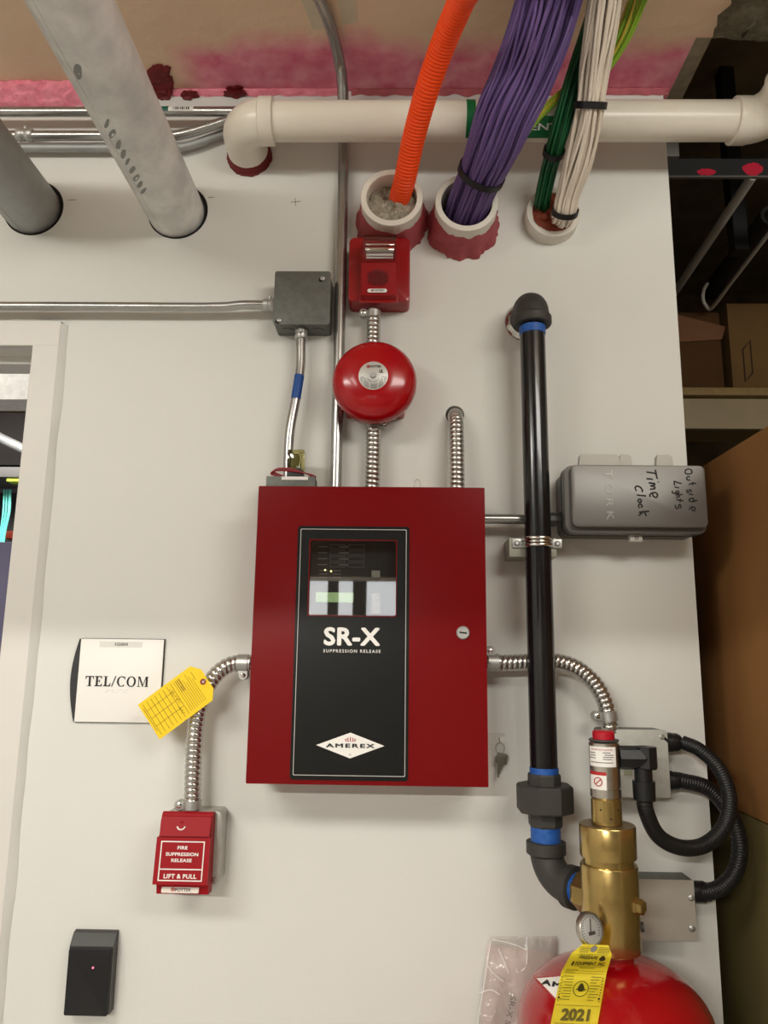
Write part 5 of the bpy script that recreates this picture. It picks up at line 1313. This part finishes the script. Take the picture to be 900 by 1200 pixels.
c = P(249, 1037, 0.046); b = B(); b.lathe(V((x1+0.004, -0.046, zf(0.86))), (0, -1, 0), [(0.004, 0), (0.004, 0.002), (0.0025, 0.0035)], n=14); obj('screw', b, ZINC, t)

# ------------------------------------------------------------------ card reader
rd = 0.026
x0, x1 = P(77.5, 1150, rd).x, P(129, 1150, rd).x
z1, z0 = P(105, 1112, rd).z, P(105, 1191, rd).z
t = thing('card_reader', 'black wall card reader with a small pink indicator light', 'card reader', ((x0+x1)/2, 0, z0))
b = B(); b.prism([(0, z0), (0.018, z0), (0.022, z0+0.003), (0.023, z1+0.003), (0.011, z1+0.020), (0.003, z1+0.022), (0, z1+0.022)], V((x0, 0, 0)), (0, -1, 0), (0, 0, 1), -(x1-x0)); obj('base', b, mat('reader_grey', (0.035, 0.034, 0.033), 0.35), t, smooth=False)
b = B(); b.prism(rrect(x0, x1-0.001, z0, z1, 0.003), V((0, -0.0215, 0)), (1, 0, 0), (0, 0, 1), 0.0045, 0.0012); obj('front_cover', b, mat('reader_black', (0.010, 0.010, 0.011), 0.3), t)
c = P(109, 1134, rd); b = B(); b.lathe(V((c.x, -0.0258, c.z)), (0, -1, 0), [(0.0018, 0), (0.0018, 0.001), (0.001, 0.0016)], n=14); obj('indicator', b, mat('pink_led', (0.9, 0.2, 0.35), 0.4, emit=(1.0, 0.18, 0.35), estr=0.7), t)

# ------------------------------------------------------------------ TEL/COM room sign
sd_ = 0.007
sx0, sx1 = P(91, 797, sd_).x, P(189, 797, sd_).x
sz1, sz0 = P(140, 749, sd_).z, P(140, 846.5, sd_).z
t = thing('room_sign', 'square white TEL/COM room sign with black curved left edge', 'sign', ((sx0+sx1)/2, 0, sz0))
b = B(); b.box(sx0-0.001, sx1+0.0012, -0.004, 0, sz0-0.001, sz1+0.001); obj('backing', b, BLACK, t, smooth=False)
b = B(); b.box(sx0, sx1, -sd_, -0.004, sz0, sz1, 0.0005); pl = obj('face', b, WHITEPLATE, t)
b = B(); hN = sz1-sz0; pts = [(0, 0), (0, hN)]
bul = [(-0.0155*math.sin(PI*min(1, (0.10+0.82*f)))+0.0025 - 0.0008, hN*(1-f)) for f in [k/16 for k in range(17)]]
pts = [(0.0004, 0), (0.0004, hN)] + bul
b.prism(pts, V((sx0, -0.0005, sz0)), (1, 0, 0), (0, 0, 1), sd_-0.001); obj('edge_trim', b, mat('charcoal_trim', (0.02, 0.019, 0.022), 0.5), t, smooth=False)
b = B(); c0, c1 = P(117, 751.5, sd_), P(166.5, 759, sd_); b.box(c0.x, c1.x, -sd_-0.0003, -sd_+0.0002, c1.z, c0.z); obj('number_strip', b, mat('number_strip', (0.74, 0.73, 0.69), 0.3), pl, smooth=False)
c = P(142.5, 755, sd_); lettering('number', 'H2004', V((c.x, -sd_-0.0004, c.z)), 15*S(142, 755, sd_), 3.6*S(142, 755, sd_), GREYINK, pl, weight=0.01)
# serif capitals built stroke by stroke (unit height 1)
def serif_letters(text):
    P_ = []           # list of polygons
    def rect(x0, y0, x1, y1): P_.append([(x0, y0), (x1, y0), (x1, y1), (x0, y1)])
    def par(x0, x1, x2, x3): P_.append([(x0, 0), (x1, 0), (x3, 1), (x2, 1)])
    x = 0.0; th, tn = 0.19, 0.095
    for ch in text:
        if ch == 'T':
            rect(x+0.33, 0, x+0.33+th, 1); rect(x+0.18, 0, x+0.64, 0.05); rect(x, 1-tn, x+0.82, 1)
            P_.append([(x, 1-tn), (x, 0.70), (x+0.04, 0.70), (x+0.10, 1-tn)]); P_.append([(x+0.82, 1-tn), (x+0.72, 1-tn), (x+0.78, 0.70), (x+0.82, 0.70)]); x += 0.94
        elif ch == 'E':
            rect(x+0.12, 0, x+0.12+th, 1); rect(x, 0, x+0.72, tn); rect(x, 1-tn, x+0.70, 1); rect(x+0.2, 0.475, x+0.52, 0.475+tn*0.8)
            rect(x+0.48, 0.36, x+0.52, 0.66); P_.append([(x+0.72, tn), (x+0.60, tn), (x+0.72, 0.28), (x+0.76, 0.28)]); P_.append([(x+0.70, 1-tn), (x+0.70, 0.74), (x+0.66, 0.74), (x+0.58, 1-tn)]); x += 0.88
        elif ch == 'L':
            rect(x+0.12, 0, x+0.12+th, 1); rect(x, 0, x+0.68, tn); rect(x, 0.95, x+0.40, 1); P_.append([(x+0.68, tn), (x+0.54, tn), (x+0.69, 0.32), (x+0.73, 0.32)]); x += 0.80
        elif ch == '/':
            P_.append([(x, -0.02), (x+0.09, -0.02), (x+0.46, 1.02), (x+0.37, 1.02)]); x += 0.56
        elif ch in 'CO':
            n_ = 32; w_ = 0.46
            rng = range(n_) if ch == 'O' else range(4, n_-4)
            for k in rng:
                q4 = []
                for kk, inner in ((k, 0), (k+1, 0), (k+1, 1), (k, 1)):
                    a_ = 2*PI*kk/n_; rx, ry = (w_, 0.52) if not inner else (w_-0.18, 0.44)
                    q4.append((x+w_+rx*math.cos(a_), 0.5+ry*math.sin(a_)))
                P_.append(q4)
            if ch == 'C': rect(x+0.78, 0.66, x+0.82, 1.0)
            x += 1.06 if ch == 'O' else 0.98
        elif ch == 'M':
            rect(x+0.12, 0, x+0.18, 1); rect(x+0.86, 0, x+0.86+th, 1); rect(x, 0, x+0.30, 0.05); rect(x+0.74, 0, x+1.13, 0.05); rect(x, 0.95, x+0.22, 1); rect(x+0.9, 0.95, x+1.13, 1)
            P_.append([(x+0.12, 1), (x+0.28, 1), (x+0.60, 0.16), (x+0.52, 0.0)]); P_.append([(x+0.52, 0), (x+0.58, 0.0), (x+0.92, 1), (x+0.86, 1)]); x += 1.2
    return P_, x
polys, wtot = serif_letters('TEL/COM')
c = P(137.5, 798.5, sd_); s = S(137, 798, sd_); kx, kz = 75*s/wtot, 11.6*s
b = B()
for pl_ in polys:
    ar = sum(pl_[i][0]*pl_[(i+1) % len(pl_)][1]-pl_[(i+1) % len(pl_)][0]*pl_[i][1] for i in range(len(pl_)))
    if ar < 0: pl_ = pl_[::-1]
    b.prism([((x-wtot/2)*kx, (y-0.5)*kz) for x, y in pl_], V((c.x, -sd_+0.0001, c.z)), (1, 0, 0), (0, 0, 1), 0.0009)
obj('lettering', b, INK, pl, smooth=False)
b = B(); c = P(137, 810, sd_)
br = {'T': [(0, 1), (1, 0), (1, 1), (0, 2)], 'E': [(0, 0), (1, 1)], 'L': [(0, 0), (0, 1), (0, 2)], 'C': [(0, 0), (1, 0)], 'O': [(0, 0), (1, 1), (0, 2)], 'M': [(0, 0), (1, 0), (0, 2)], '/': [(0, 2), (1, 0)]}
for i, ch in enumerate('TEL/COM'):
    for (a_, r_) in br[ch]:
        b.lathe(V((c.x-0.0195+i*0.0062+a_*0.0023, -sd_, c.z+0.0023-r_*0.0023)), (0, -1, 0), [(0.0008, 0), (0.0006, 0.0006)], n=6)
obj('braille', b, mat('braille_dots', (0.62, 0.61, 0.58), 0.5), pl)

# ------------------------------------------------------------------ yellow card tied to the left conduit
cor = [P(160, 828, 0.064), P(189, 866, 0.066), P(256, 822-8, 0.072), P(238, 774, 0.070)]
A_, Bq, Cq, Dq = P(160.5, 827, 0.064), P(188.5, 865.5, 0.066), P(257, 815, 0.074), P(229, 776, 0.072)
ux = (Cq-Bq+Dq-A_)*0.5; uy = (A_-Bq+Dq-Cq)*0.5
ctr = (A_+Bq+Cq+Dq)/4; Lx, Ly = ux.length, uy.length; ux.normalize(); uy = (uy-ux*uy.dot(ux)).normalized()
nn = ux.cross(uy)
ty2 = thing('inspection_card', 'yellow inspection card tied to the left flexible conduit, overlapping the sign', 'tag', ctr)
ch_ = 0.016; hx, hy = Lx/2, Ly/2
b = B(); b.prism([(-hx, -hy), (hx-ch_*0.8, -hy), (hx, -hy+ch_), (hx, hy-ch_), (hx-ch_*0.8, hy), (-hx, hy)], ctr, ux, uy, 0.0005); obj('card', b, YELLOW, ty2, smooth=False)
cp2 = lambda a_, c_, off=0.0007: ctr+ux*(hx*a_)+uy*(hy*c_)+nn*off
b = B(); b.lathe(cp2(0.86, 0.0, 0.0002), nn, [(0.0052, 0), (0.0052, 0.0009), (0.0022, 0.0009), (0.0022, 0)], n=20, cap0=False, cap1=False); obj('eyelet', b, mat('eyelet_red', srgb(140, 46, 26), 0.6), ty2)
b = B(); b.lathe(cp2(0.86, 0.0, 0.0002), nn, [(0.0023, 0), (0.0023, 0.0004)], n=14); obj('eyelet_hole', b, WHITEINK, ty2)
b = B(); e1 = cp2(0.86, 0.0, 0.002); e2 = P(252, 789, 0.062)
b.tube(spline([e1, (e1+e2)/2+V((0.002, -0.004, 0.002)), e2], 12), 0.0007, n=6); obj('tie', b, ZINC, ty2)
CINK = mat('card_ink', srgb(120, 96, 16), 0.6)
b = B()
def cline(a0, c0, a1, c1, w_=0.00035):
    p0, p1 = cp2(a0, c0), cp2(a1, c1); dr_ = (p1-p0); b.obox((p0+p1)/2, dr_, nn.cross(dr_), nn, dr_.length/2, w_, 0.0001)
for k in range(8): cline(-0.88+0.135*k, -0.86, -0.88+0.135*k, 0.86)
for c_ in (-0.38, 0.05, 0.48): cline(-0.88, c_, 0.06, c_)
for k in range(9): cline(0.16+0.062*k, -0.80, 0.16+0.062*k, 0.84-0.18*(k % 3), 0.00028)
for k in range(3): cline(0.22+0.05*k, 0.2, 0.22+0.05*k, 0.84, 0.0006)
cline(-0.93, -0.6, -0.93, 0.7, 0.0004); cline(0.72, 0.3, 0.72, 0.75, 0.0004)
obj('printed_form', b, CINK, ty2, smooth=False)
sig = []
for (bx_, by_) in ((-0.05, 0.62), (-0.02, 0.20), (-0.10, -0.30)):
    sig.append([cp2(bx_+0.05*math.sin(k*1.9)+0.008*k, by_-0.05*k+0.05*math.cos(k*2.3), 0.0008) for k in range(8)])
obj('handwriting', strokes_bm(sig, 0.0003), CINK, ty2)

# ------------------------------------------------------------------ key on its ring beside the cabinet
kd = 0.012
t = thing('key', 'small steel key hanging on a wire ring beside the red cabinet', 'key', P(586, 895, kd))
s = S(586, 890, kd); KEYM = mat('key_metal', (0.17, 0.15, 0.12), 0.4, metal=0.7)
kc = P(588, 889, kd); dirk = (P(583.5, 911, kd)-P(587.5, 889, kd)).normalized(); kx_ = dirk.cross(V((0, -1, 0))).normalized()
kx_ = kx_ if kx_.x > 0 else -kx_
b = B(); w0 = 6.5*s; b.prism(rrect(-w0, w0, -6.2*s, 6.2*s, 2.0*s), kc+V((0, 0.0006, 0)), kx_, -dirk, 0.0022, 0.0004); obj('bow', b, KEYM, t)
b = B(); b.prism([(-3.2*s, -5*s), (3.6*s, -5*s), (3.2*s, -9*s), (2.0*s, -10*s), (2.6*s, -12*s), (1.2*s, -14*s), (1.8*s, -16*s), (0.3*s, -18*s), (0.8*s, -21*s), (-0.8*s, -22*s), (-2.6*s, -14*s)][::-1], kc+V((0, 0.0002, 0)), kx_, -dirk, 0.0016); obj('blade', b, KEYM, t, smooth=False)
b = B(); rc_ = P(586, 877, kd); ring = [rc_+V((0.0075*math.cos(2*PI*k/24), -0.001*math.sin(k), 0.0095*math.sin(2*PI*k/24))) for k in range(25)]
b.tube(ring, 0.0005, n=6); obj('wire_ring', b, KEYM, t)
b = B(); xt0, xt1, zt0, zt1 = cx1+0.0002, P(592, 868, 0.002).x, P(582, 879, 0.0).z, P(582, 859, 0.0).z
b.rings([[V((xt0+(xt1-xt0)*i_/6, -0.0008-0.0006*noise.noise(V((i_*0.9, j_*0.8, 2))), zt0+(zt1-zt0)*j_/6)) for j_ in range(7)] for i_ in range(7)], close_ring=False, cap0=False, cap1=False)
tag(obj('tape_strip', b, TAPEFILM, smooth=False), 'piece of clear tape on the wall above the key', 'tape')
b = B(); w3 = P(590, 868, 0.004); b.tube([rc_+V((0, 0.001, 0.0095)), V((rc_.x, -0.004, rc_.z+0.016)), V((rc_.x, -0.001, rc_.z+0.018))], 0.0005, n=6); obj('hook', b, KEYM, t)
# small clear loop of cable-tie sticking up behind the cabinet top
b = B(); c = P(489, 566, 0.03)
b.tube(spline([V((c.x-0.012, -0.03, zt-0.001)), V((c.x-0.004, -0.03, c.z+0.004)), V((c.x, -0.03, c.z+0.0065)), V((c.x+0.004, -0.03, c.z+0.004)), V((c.x+0.013, -0.03, zt-0.001))], 24), 0.0013, n=8)
tag(obj('zip_tie', b, mat('natural_nylon', (0.62, 0.58, 0.50), 0.35)), 'pale nylon loop peeking over the red cabinet top', 'cable tie')

# ------------------------------------------------------------------ clear bag with papers behind the cylinder
t = thing('document_bag', 'clear plastic bag holding printed papers, behind the red cylinder', 'bag', P(600, 1200, 0.012))
def sheet(q, d0, d1, m, nm, bulge, seed, nu=16, nv=22):
    b = B(); F_ = []
    for i in range(nu+1):
        row = []
        for j in range(nv+1):
            u_, v_ = i/nu, j/nv
            a_ = [q[0][k]+(q[1][k]-q[0][k])*u_ for k in (0, 1)]; c_ = [q[3][k]+(q[2][k]-q[3][k])*u_ for k in (0, 1)]
            px, py = a_[0]+(c_[0]-a_[0])*v_, a_[1]+(c_[1]-a_[1])*v_
            dd = d0+bulge*math.sin(PI*u_)**0.5*math.sin(PI*min(0.5, v_*1.5))+(d1-d0)*v_+bulge*0.35*noise.noise(V((u_*5, v_*6, seed)))
            row.append(P(px, py, max(0.0015, dd)))
        F_.append(row)
    b.rings(F_, close_ring=False, cap0=False, cap1=False); return obj(nm, b, m, t)
sheet([(571, 1106), (650, 1117), (648, 1290), (556, 1280)], 0.004, 0.006, mat('paper', srgb(232, 216, 210), 0.8), 'paper', 0.001, 2)
sheet([(574, 1097), (652, 1097), (655, 1300), (546, 1290)], 0.008, 0.010, BAGFILM, 'film', 0.012, 5)
b = B()
for (pts_) in ([(577, 1101), (600, 1106), (617, 1113)], [(575, 1103), (568, 1150), (561, 1190), (556, 1230)], [(617, 1098), (618, 1115), (617, 1130)], [(584, 1112), (592, 1130), (596, 1140)], [(570, 1130), (580, 1142), (590, 1150)], [(562, 1164), (575, 1160), (586, 1166)]):
    b.tube(spline([P(x, y, 0.021) for x, y in pts_], 14), 0.0007, n=6)
obj('film_crease', b, mat('crease_sheen', (0.9, 0.88, 0.86), 0.25), t)
tb = text_bm('SR-X Suppression System', 0.165, 0.0118, extrude=0.0002)
c0 = P(600.5, 1167, 0.011); dirT = (P(588, 1230, 0.0115)-P(600.5, 1167, 0.011)).normalized(); upT = V((0, -1, 0)).cross(dirT); upT = upT if upT.x > 0 else -upT
place(tb, c0+dirT*0.083, dirT, upT); obj('printed_text', tb, GREYINK, t, smooth=False)

# ------------------------------------------------------------------ right side: cartons and the dark recess
XB = 0.615
def z_on(px, py, X):
    v = FW + RT*((px-450)/FPX) - UP*((py-600)/FPX); tt = (X-CAM.x)/v.x; return (CAM+v*tt)
zt_ = (z_on(850, 530, XB).z+z_on(890, 503.5, XB).z)/2; zb_ = (z_on(870, 953.5, XB).z+z_on(895, 966, XB).z)/2
y0c, y1c = -0.62, 0.55
b = B(); b.box(XB, XB+0.55, y0c, y1c, zb_+0.002, zt_, 0.004)
tg_ = thing('carton', 'large brown cardboard carton stacked at the right edge', 'box', (XB+0.27, 0, zb_+0.002), 'stacked cartons at right')
obj('carton_body', b, CARD, tg_)
b = B(); b.box(XB+0.255, XB+0.305, y0c+0.01, y1c-0.01, zt_, zt_+0.0008); obj('packing_tape', b, mat('packing_tape', srgb(170, 130, 80), 0.3), tg_, smooth=False)
tg_ = thing('carton', 'dull olive-brown carton under the large brown one at right', 'box', (XB+0.28, 0, 0), 'stacked cartons at right')
b = B(); b.box(XB+0.004, XB+0.56, y0c+0.01, y1c, 0.0, zb_, 0.005); obj('carton_body', b, OLIVE, tg_)
b = B(); b.box(XB+0.0032, XB+0.004, y0c+0.1, y1c-0.1, 0.62, 0.622); obj('carton_seam', b, CARD2, tg_, smooth=False)
# shelf in the recess with two dark cartons on it
ds = -0.75
sh_z1, sh_z0 = P(850, 454, ds).z, P(850, 463, ds).z; ap_z = P(850, 500, ds).z
t = thing('wall_shelf', 'wooden shelf with pale front rail in the dark recess', 'shelf', (1.0, 0.9, ap_z))
b = B(); b.box(0.2, HX1-0.02, -ds, -ds+0.5, sh_z0, sh_z1, 0.002); obj('shelf_board', b, mat('shelf_edge', srgb(140, 116, 70), 0.7, var=0.4, vscale=40), t)
b = B(); b.box(0.2, HX1-0.02, -ds+0.02, -ds+0.04, ap_z, sh_z0-0.004, 0.001); obj('front_rail', b, mat('shelf_rail', srgb(150, 134, 104), 0.6, var=0.2, vscale=10), t)
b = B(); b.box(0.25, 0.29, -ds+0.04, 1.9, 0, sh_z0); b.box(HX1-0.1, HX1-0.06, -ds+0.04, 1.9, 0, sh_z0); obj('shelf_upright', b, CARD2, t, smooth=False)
xq0, xq1 = P(780, 410, -0.85).x, P(846, 410, -0.85).x
zz1 = P(830, 366, -0.85).z
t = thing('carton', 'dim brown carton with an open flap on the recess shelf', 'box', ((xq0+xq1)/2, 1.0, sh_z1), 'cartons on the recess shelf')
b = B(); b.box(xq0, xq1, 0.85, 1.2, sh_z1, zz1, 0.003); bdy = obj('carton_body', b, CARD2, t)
zf_ = P(830, 402, -0.845).z
b = B(); b.prism([(0, 0), (xq1-xq0, 0.012), (xq1-xq0+0.014, 0.055), (0, zz1-zf_)], V((xq0, 0.848, zf_)), (1, 0, 0), (0, 0, 1), 0.004); obj('flap', b, mat('flap_card', srgb(120, 80, 52), 0.8), t, smooth=False)
xq2 = xq1+0.012
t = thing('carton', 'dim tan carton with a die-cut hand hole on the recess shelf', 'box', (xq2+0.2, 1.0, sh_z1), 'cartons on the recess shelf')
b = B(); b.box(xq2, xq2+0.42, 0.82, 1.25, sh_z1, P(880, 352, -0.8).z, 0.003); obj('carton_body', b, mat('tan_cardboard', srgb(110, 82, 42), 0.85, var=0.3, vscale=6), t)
c0, c1 = P(869, 398, -0.818), P(884, 448, -0.818)
b = B(); b.ringplate([(c0.x, c1.z), (c1.x, c1.z+0.03), (c1.x, c0.z), (c0.x, c0.z-0.03)], [(c0.x+0.004, c1.z+0.006), (c1.x-0.004, c1.z+0.034), (c1.x-0.004, c0.z-0.006), (c0.x+0.004, c0.z-0.034)], V((0, 0.8195, 0)), (1, 0, 0), (0, 0, 1), 0.0008); obj('hand_hole_outline', b, mat('carton_groove', srgb(50, 34, 18), 0.9), t, smooth=False)
# steel beam across the recess
db = -0.16
z1b, z0b = P(840, 186, db).z, P(840, 207, db).z
t = thing('steel_beam', 'dark steel beam with red paint marks crossing the recess', 'beam', (1.2, 0.2, z0b))
b = B(); b.box(XE-0.25, HX1-0.02, 0.16, 0.168, z0b, z1b); obj('web', b, mat('dark_steel', (0.010, 0.010, 0.010), 0.6), t, smooth=False)
b = B(); b.box(XE-0.25, HX1-0.02, 0.156, 0.164, z0b-0.0035, z0b); obj('flange', b, mat('grey_steel_edge', (0.14, 0.135, 0.12), 0.5), t, smooth=False)
REDMARK = mat('red_spray_paint', srgb(196, 12, 52), 0.6)
for k, (px, py, rx_, ry_) in enumerate(((828, 201.5, 11, 4.5), (882, 198, 12, 8.5))):
    c = P(px, py, db+0.0005); s = S(px, py, db); b = B(); n_ = 26
    pts = [(c.x+rx_*s*math.cos(2*PI*q/n_)*(1+0.3*noise.noise(V((math.cos(2*PI*q/n_)*2, math.sin(2*PI*q/n_)*2, k*4)))), max(z0b+0.0004, c.z+ry_*s*math.sin(2*PI*q/n_)*(1+0.35*noise.noise(V((math.cos(2*PI*q/n_)*2.4, math.sin(2*PI*q/n_)*2, k*4+2)))))) for q in range(n_)]
    b.prism(pts, V((0, 0.1598, 0)), (1, 0, 0), (0, 0, 1), 0.0006); obj('paint_mark', b, REDMARK, t, smooth=False)
# small duct end over the beam
c0, c1 = P(770, 160, -0.2), P(796.5, 183, -0.2)
b = B(); b.box(c0.x-0.2, c1.x, 0.2, 0.9, c1.z, c1.z+0.22, 0.002); tag(obj('duct_end', b, mat('dull_duct', (0.18, 0.175, 0.155), 0.5, metal=0.3)), 'corner of a dull grey duct above the dark beam in the recess', 'duct')
# dark post
c0 = P(866, 240, -0.5); b = B(); b.box(c0.x-0.02, c0.x+0.018, 0.5, 0.54, P(868, 292, -0.5).z, ZC+0.5); tag(obj('hanger_post', b, mat('dark_steel', (0.01, 0.01, 0.01))), 'black vertical hanger post in the recess behind the beam', 'post')
# conduits running away into the recess
v0 = P(792, 340, -0.35)
b = B(); b.tube([V((v0.x, 0.32+0.0, v0.z)), V((v0.x, 0.6, v0.z)), V((v0.x, 1.9, v0.z))], 0.011, n=14)
def run(pxa, pya, d_a, pxb, pyb, r, label, m=EMT):
    A = P(pxa, pya, d_a)
    # same height and side, nearer the room
    best = None
    for k in range(400):
        dd = d_a+k*0.004; q_ = V((A.x, -dd, A.z)); w_ = q_-CAM; pyq = 600-FPX*(w_.dot(UP))/(w_.dot(FW))
        best = q_
        if pyq <= pyb: break
    return A, best
A, Bp = run(787, 348, -0.95, 882, 206, 0.01, '')
tx = P(882, 206, -best_d if False else Bp.y*-1)
b.bm.free(); b = B(); b.tube([A, (A+V((tx.x, Bp.y, tx.z)))/2, V((tx.x, Bp.y, tx.z))], 0.0125, n=16)
tag(obj('recess_conduit', b, mat('zinc_painted', (0.66, 0.64, 0.58), 0.45, metal=0.1)), 'bright straight conduit slanting down from the beam in the recess', 'conduit', 'conduits in the recess')
A, Bp = run(834, 361, -0.8, 905, 268, 0.01, ''); tx = P(905, 268, -Bp.y)
b = B(); b.tube(spline([P(829, 332, -0.8), P(824.5, 340, -0.8), P(824, 352, -0.8), P(828, 359, -0.8), A, (A*2+tx)/3, (A+tx*2)/3, tx], 50), 0.0055, n=10)
tag(obj('recess_conduit', b, mat('zinc_painted', (0.66, 0.64, 0.58)))  , 'thin hooked rod slanting up to the right edge in the recess', 'conduit', 'conduits in the recess')
A2, B2 = P(833, 342, -0.9), P(905, 252, -0.45)
b = B(); b.tube([A2, (A2+B2)/2, B2], 0.030, n=14); tag(obj('recess_conduit', b, mat('dark_pipe', (0.02, 0.018, 0.015), 0.6)), 'thick dark pipe beside the hooked rod in the recess', 'conduit', 'conduits in the recess')
tp = [P(886, 276, -0.42)+V((0.01*k, -0.018*k, 0.006*k)) for k in range(8)]
b = B(); A3, B3 = P(884, 275, -0.6), P(910, 246, -0.42); obj_s = corrugated([A3, (A3+B3)/2, B3], 0.018, 0.004, 0.014, n=16, sub=5); tag(obj('recess_conduit', obj_s, mat('dull_flex', (0.10, 0.095, 0.085), 0.45, metal=0.6)), 'short corrugated dark conduit at the right edge of the recess', 'conduit', 'conduits in the recess')
b.bm.free()

# ------------------------------------------------------------------ left: what shows through the doorway
b = B(); c0 = P(20, 441, -0.9); c1 = P(20, 468, -0.9)
b.box(HX0, -0.47, 0.9, 1.02, c1.z, ZC); struct(obj('trim_3', b, mat('white_soffit', (0.8, 0.78, 0.74), 0.85, var=0.5, vscale=45, col2=(0.5, 0.48, 0.45), bump=0.6, bscale=70), smooth=False))
DARKDUCT = mat('dark_duct', (0.045, 0.038, 0.036), 0.7, var=0.3, vscale=8)
z_a, z_b = P(15, 470, -2.2).z, P(15, 545, -2.2).z
b = B(); b.box(HX0+0.02, -0.6, 2.2, 3.6, z_b, z_a+0.4, 0.004); tag(obj('ceiling_duct', b, DARKDUCT), 'dark duct seen high through the doorway at left', 'duct')
b = B(); b.tube([P(-30, 495, -1.9), P(0, 513, -1.9), P(40, 532, -1.9)], 0.022, n=12); tag(obj('grey_pipe', b, GALVDARK), 'grey pipe slanting across the doorway view at left', 'pipe')
c0, c1 = P(0, 547, -1.9), P(25, 559, -1.9)
t = thing('cable_tray', 'grey cable tray with a yellow-green strip seen through the doorway', 'cable tray', (c0.x, 1.9, c1.z))
b = B(); b.box(HX0+0.02, -0.6, 1.9, 2.15, c1.z, c0.z, 0.002); obj('tray', b, mat('tray_grey', (0.13, 0.125, 0.12), 0.6), t)
c2 = P(10, 563, -1.9); b = B(); b.box(P(8, 560, -1.9).x, P(28, 560, -1.9).x, 1.9, 1.96, P(10, 564, -1.9).z, P(10, 561, -1.9).z); obj('strip', b, mat('lime_strip', srgb(200, 220, 60), 0.5), t, smooth=False)
c0, c1 = P(0, 568, -2.1), P(20, 700, -2.1)
t = thing('equipment_rack', 'black equipment rack behind the cyan cables in the doorway', 'rack', (c0.x, 2.2, 0))
b = B(); b.box(HX0+0.1, -0.75, 2.15, 2.8, 0.02, c0.z-0.03, 0.003); obj('cabinet', b, mat('rack_black', (0.02, 0.018, 0.02), 0.5), t)
b = B(); b.box(HX0+0.1, -0.75, 2.13, 2.16, c0.z-0.03, c0.z-0.01, 0.001); obj('top_rail', b, mat('rack_rail', (0.12, 0.11, 0.13), 0.5), t)
for k in range(2):
    b = B(); b.box(HX0+0.12, -0.77, 2.14, 2.15, 0.1+0.9*k, 0.12+0.9*k); obj('rail', b, mat('rack_rail', (0.12, 0.11, 0.13)), t, smooth=False)
CY = mat('cyan_jacket', srgb(120, 240, 225), 0.45)
for k, (xa_, xb_) in enumerate(((5, -2), (8, 0), (11, 2), (12.5, 3.5))):
    b = B(); b.tube(spline([P(xa_, 574, -2.02), P(xa_-1.2, 600, -2.0), P(xb_+2, 628, -2.0), P(xb_-4, 680, -1.98)], 24), 0.0042, n=8)
    tag(obj('patch_cable', b, CY), ('leftmost', 'second from left', 'third from left', 'rightmost')[k]+' cyan patch cable hanging in front of the rack in the doorway', 'cable', 'cyan patch cables in the doorway')
b = B(); c0, c1 = P(5, 622, -2.05), P(15, 631, -2.05); b.box(c0.x, c1.x, 2.05, 2.14, c1.z, c0.z, 0.003); tag(obj('patch_block', b, mat('patch_red', srgb(150, 50, 26), 0.5)), 'small orange-red block beside the cyan cables', 'connector')
c0 = P(0, 635, -1.2)
t = thing('violet_panel', 'grey-violet upright panel standing in the doorway', 'panel', (-1.3, 1.2, 0))
b = B(); b.box(HX0+0.05, -0.62, 1.2, 1.24, 0.04, c0.z, 0.004); obj('board', b, mat('violet_fabric', srgb(112, 108, 134), 0.8), t)
b = B(); b.box(HX0+0.05, HX0+0.09, 1.12, 1.32, 0, 0.04); b.box(-0.70, -0.66, 1.12, 1.32, 0, 0.04); obj('foot', b, mat('rack_rail', (0.12, 0.11, 0.13)), t, smooth=False)

# pencil ticks on the wall
PEN = mat('pencil', (0.10, 0.09, 0.08), 0.8)
for (a_, b_, lab) in (((80, 234.5), (89, 234), 'short pencil tick right of the dull conduit'), ((244, 231.5), (251, 231), 'short pencil tick right of the dusty conduit'), ((341, 237), (352, 236), 'faint pencil cross on the wall left of the wool-stuffed sleeve')):
    b = B(); p0, p1 = P(*a_, 0.0003), P(*b_, 0.0003); b.tube([p0, (p0+p1)/2, p1], 0.0006, n=6)
    if a_[0] == 341:
        p0, p1 = P(346, 232, 0.0003), P(346.5, 241, 0.0003); b.tube([p0, (p0+p1)/2, p1], 0.0005, n=6)
    tag(obj('pencil_mark', b, PEN), lab, 'mark', 'pencil marks on the wall')
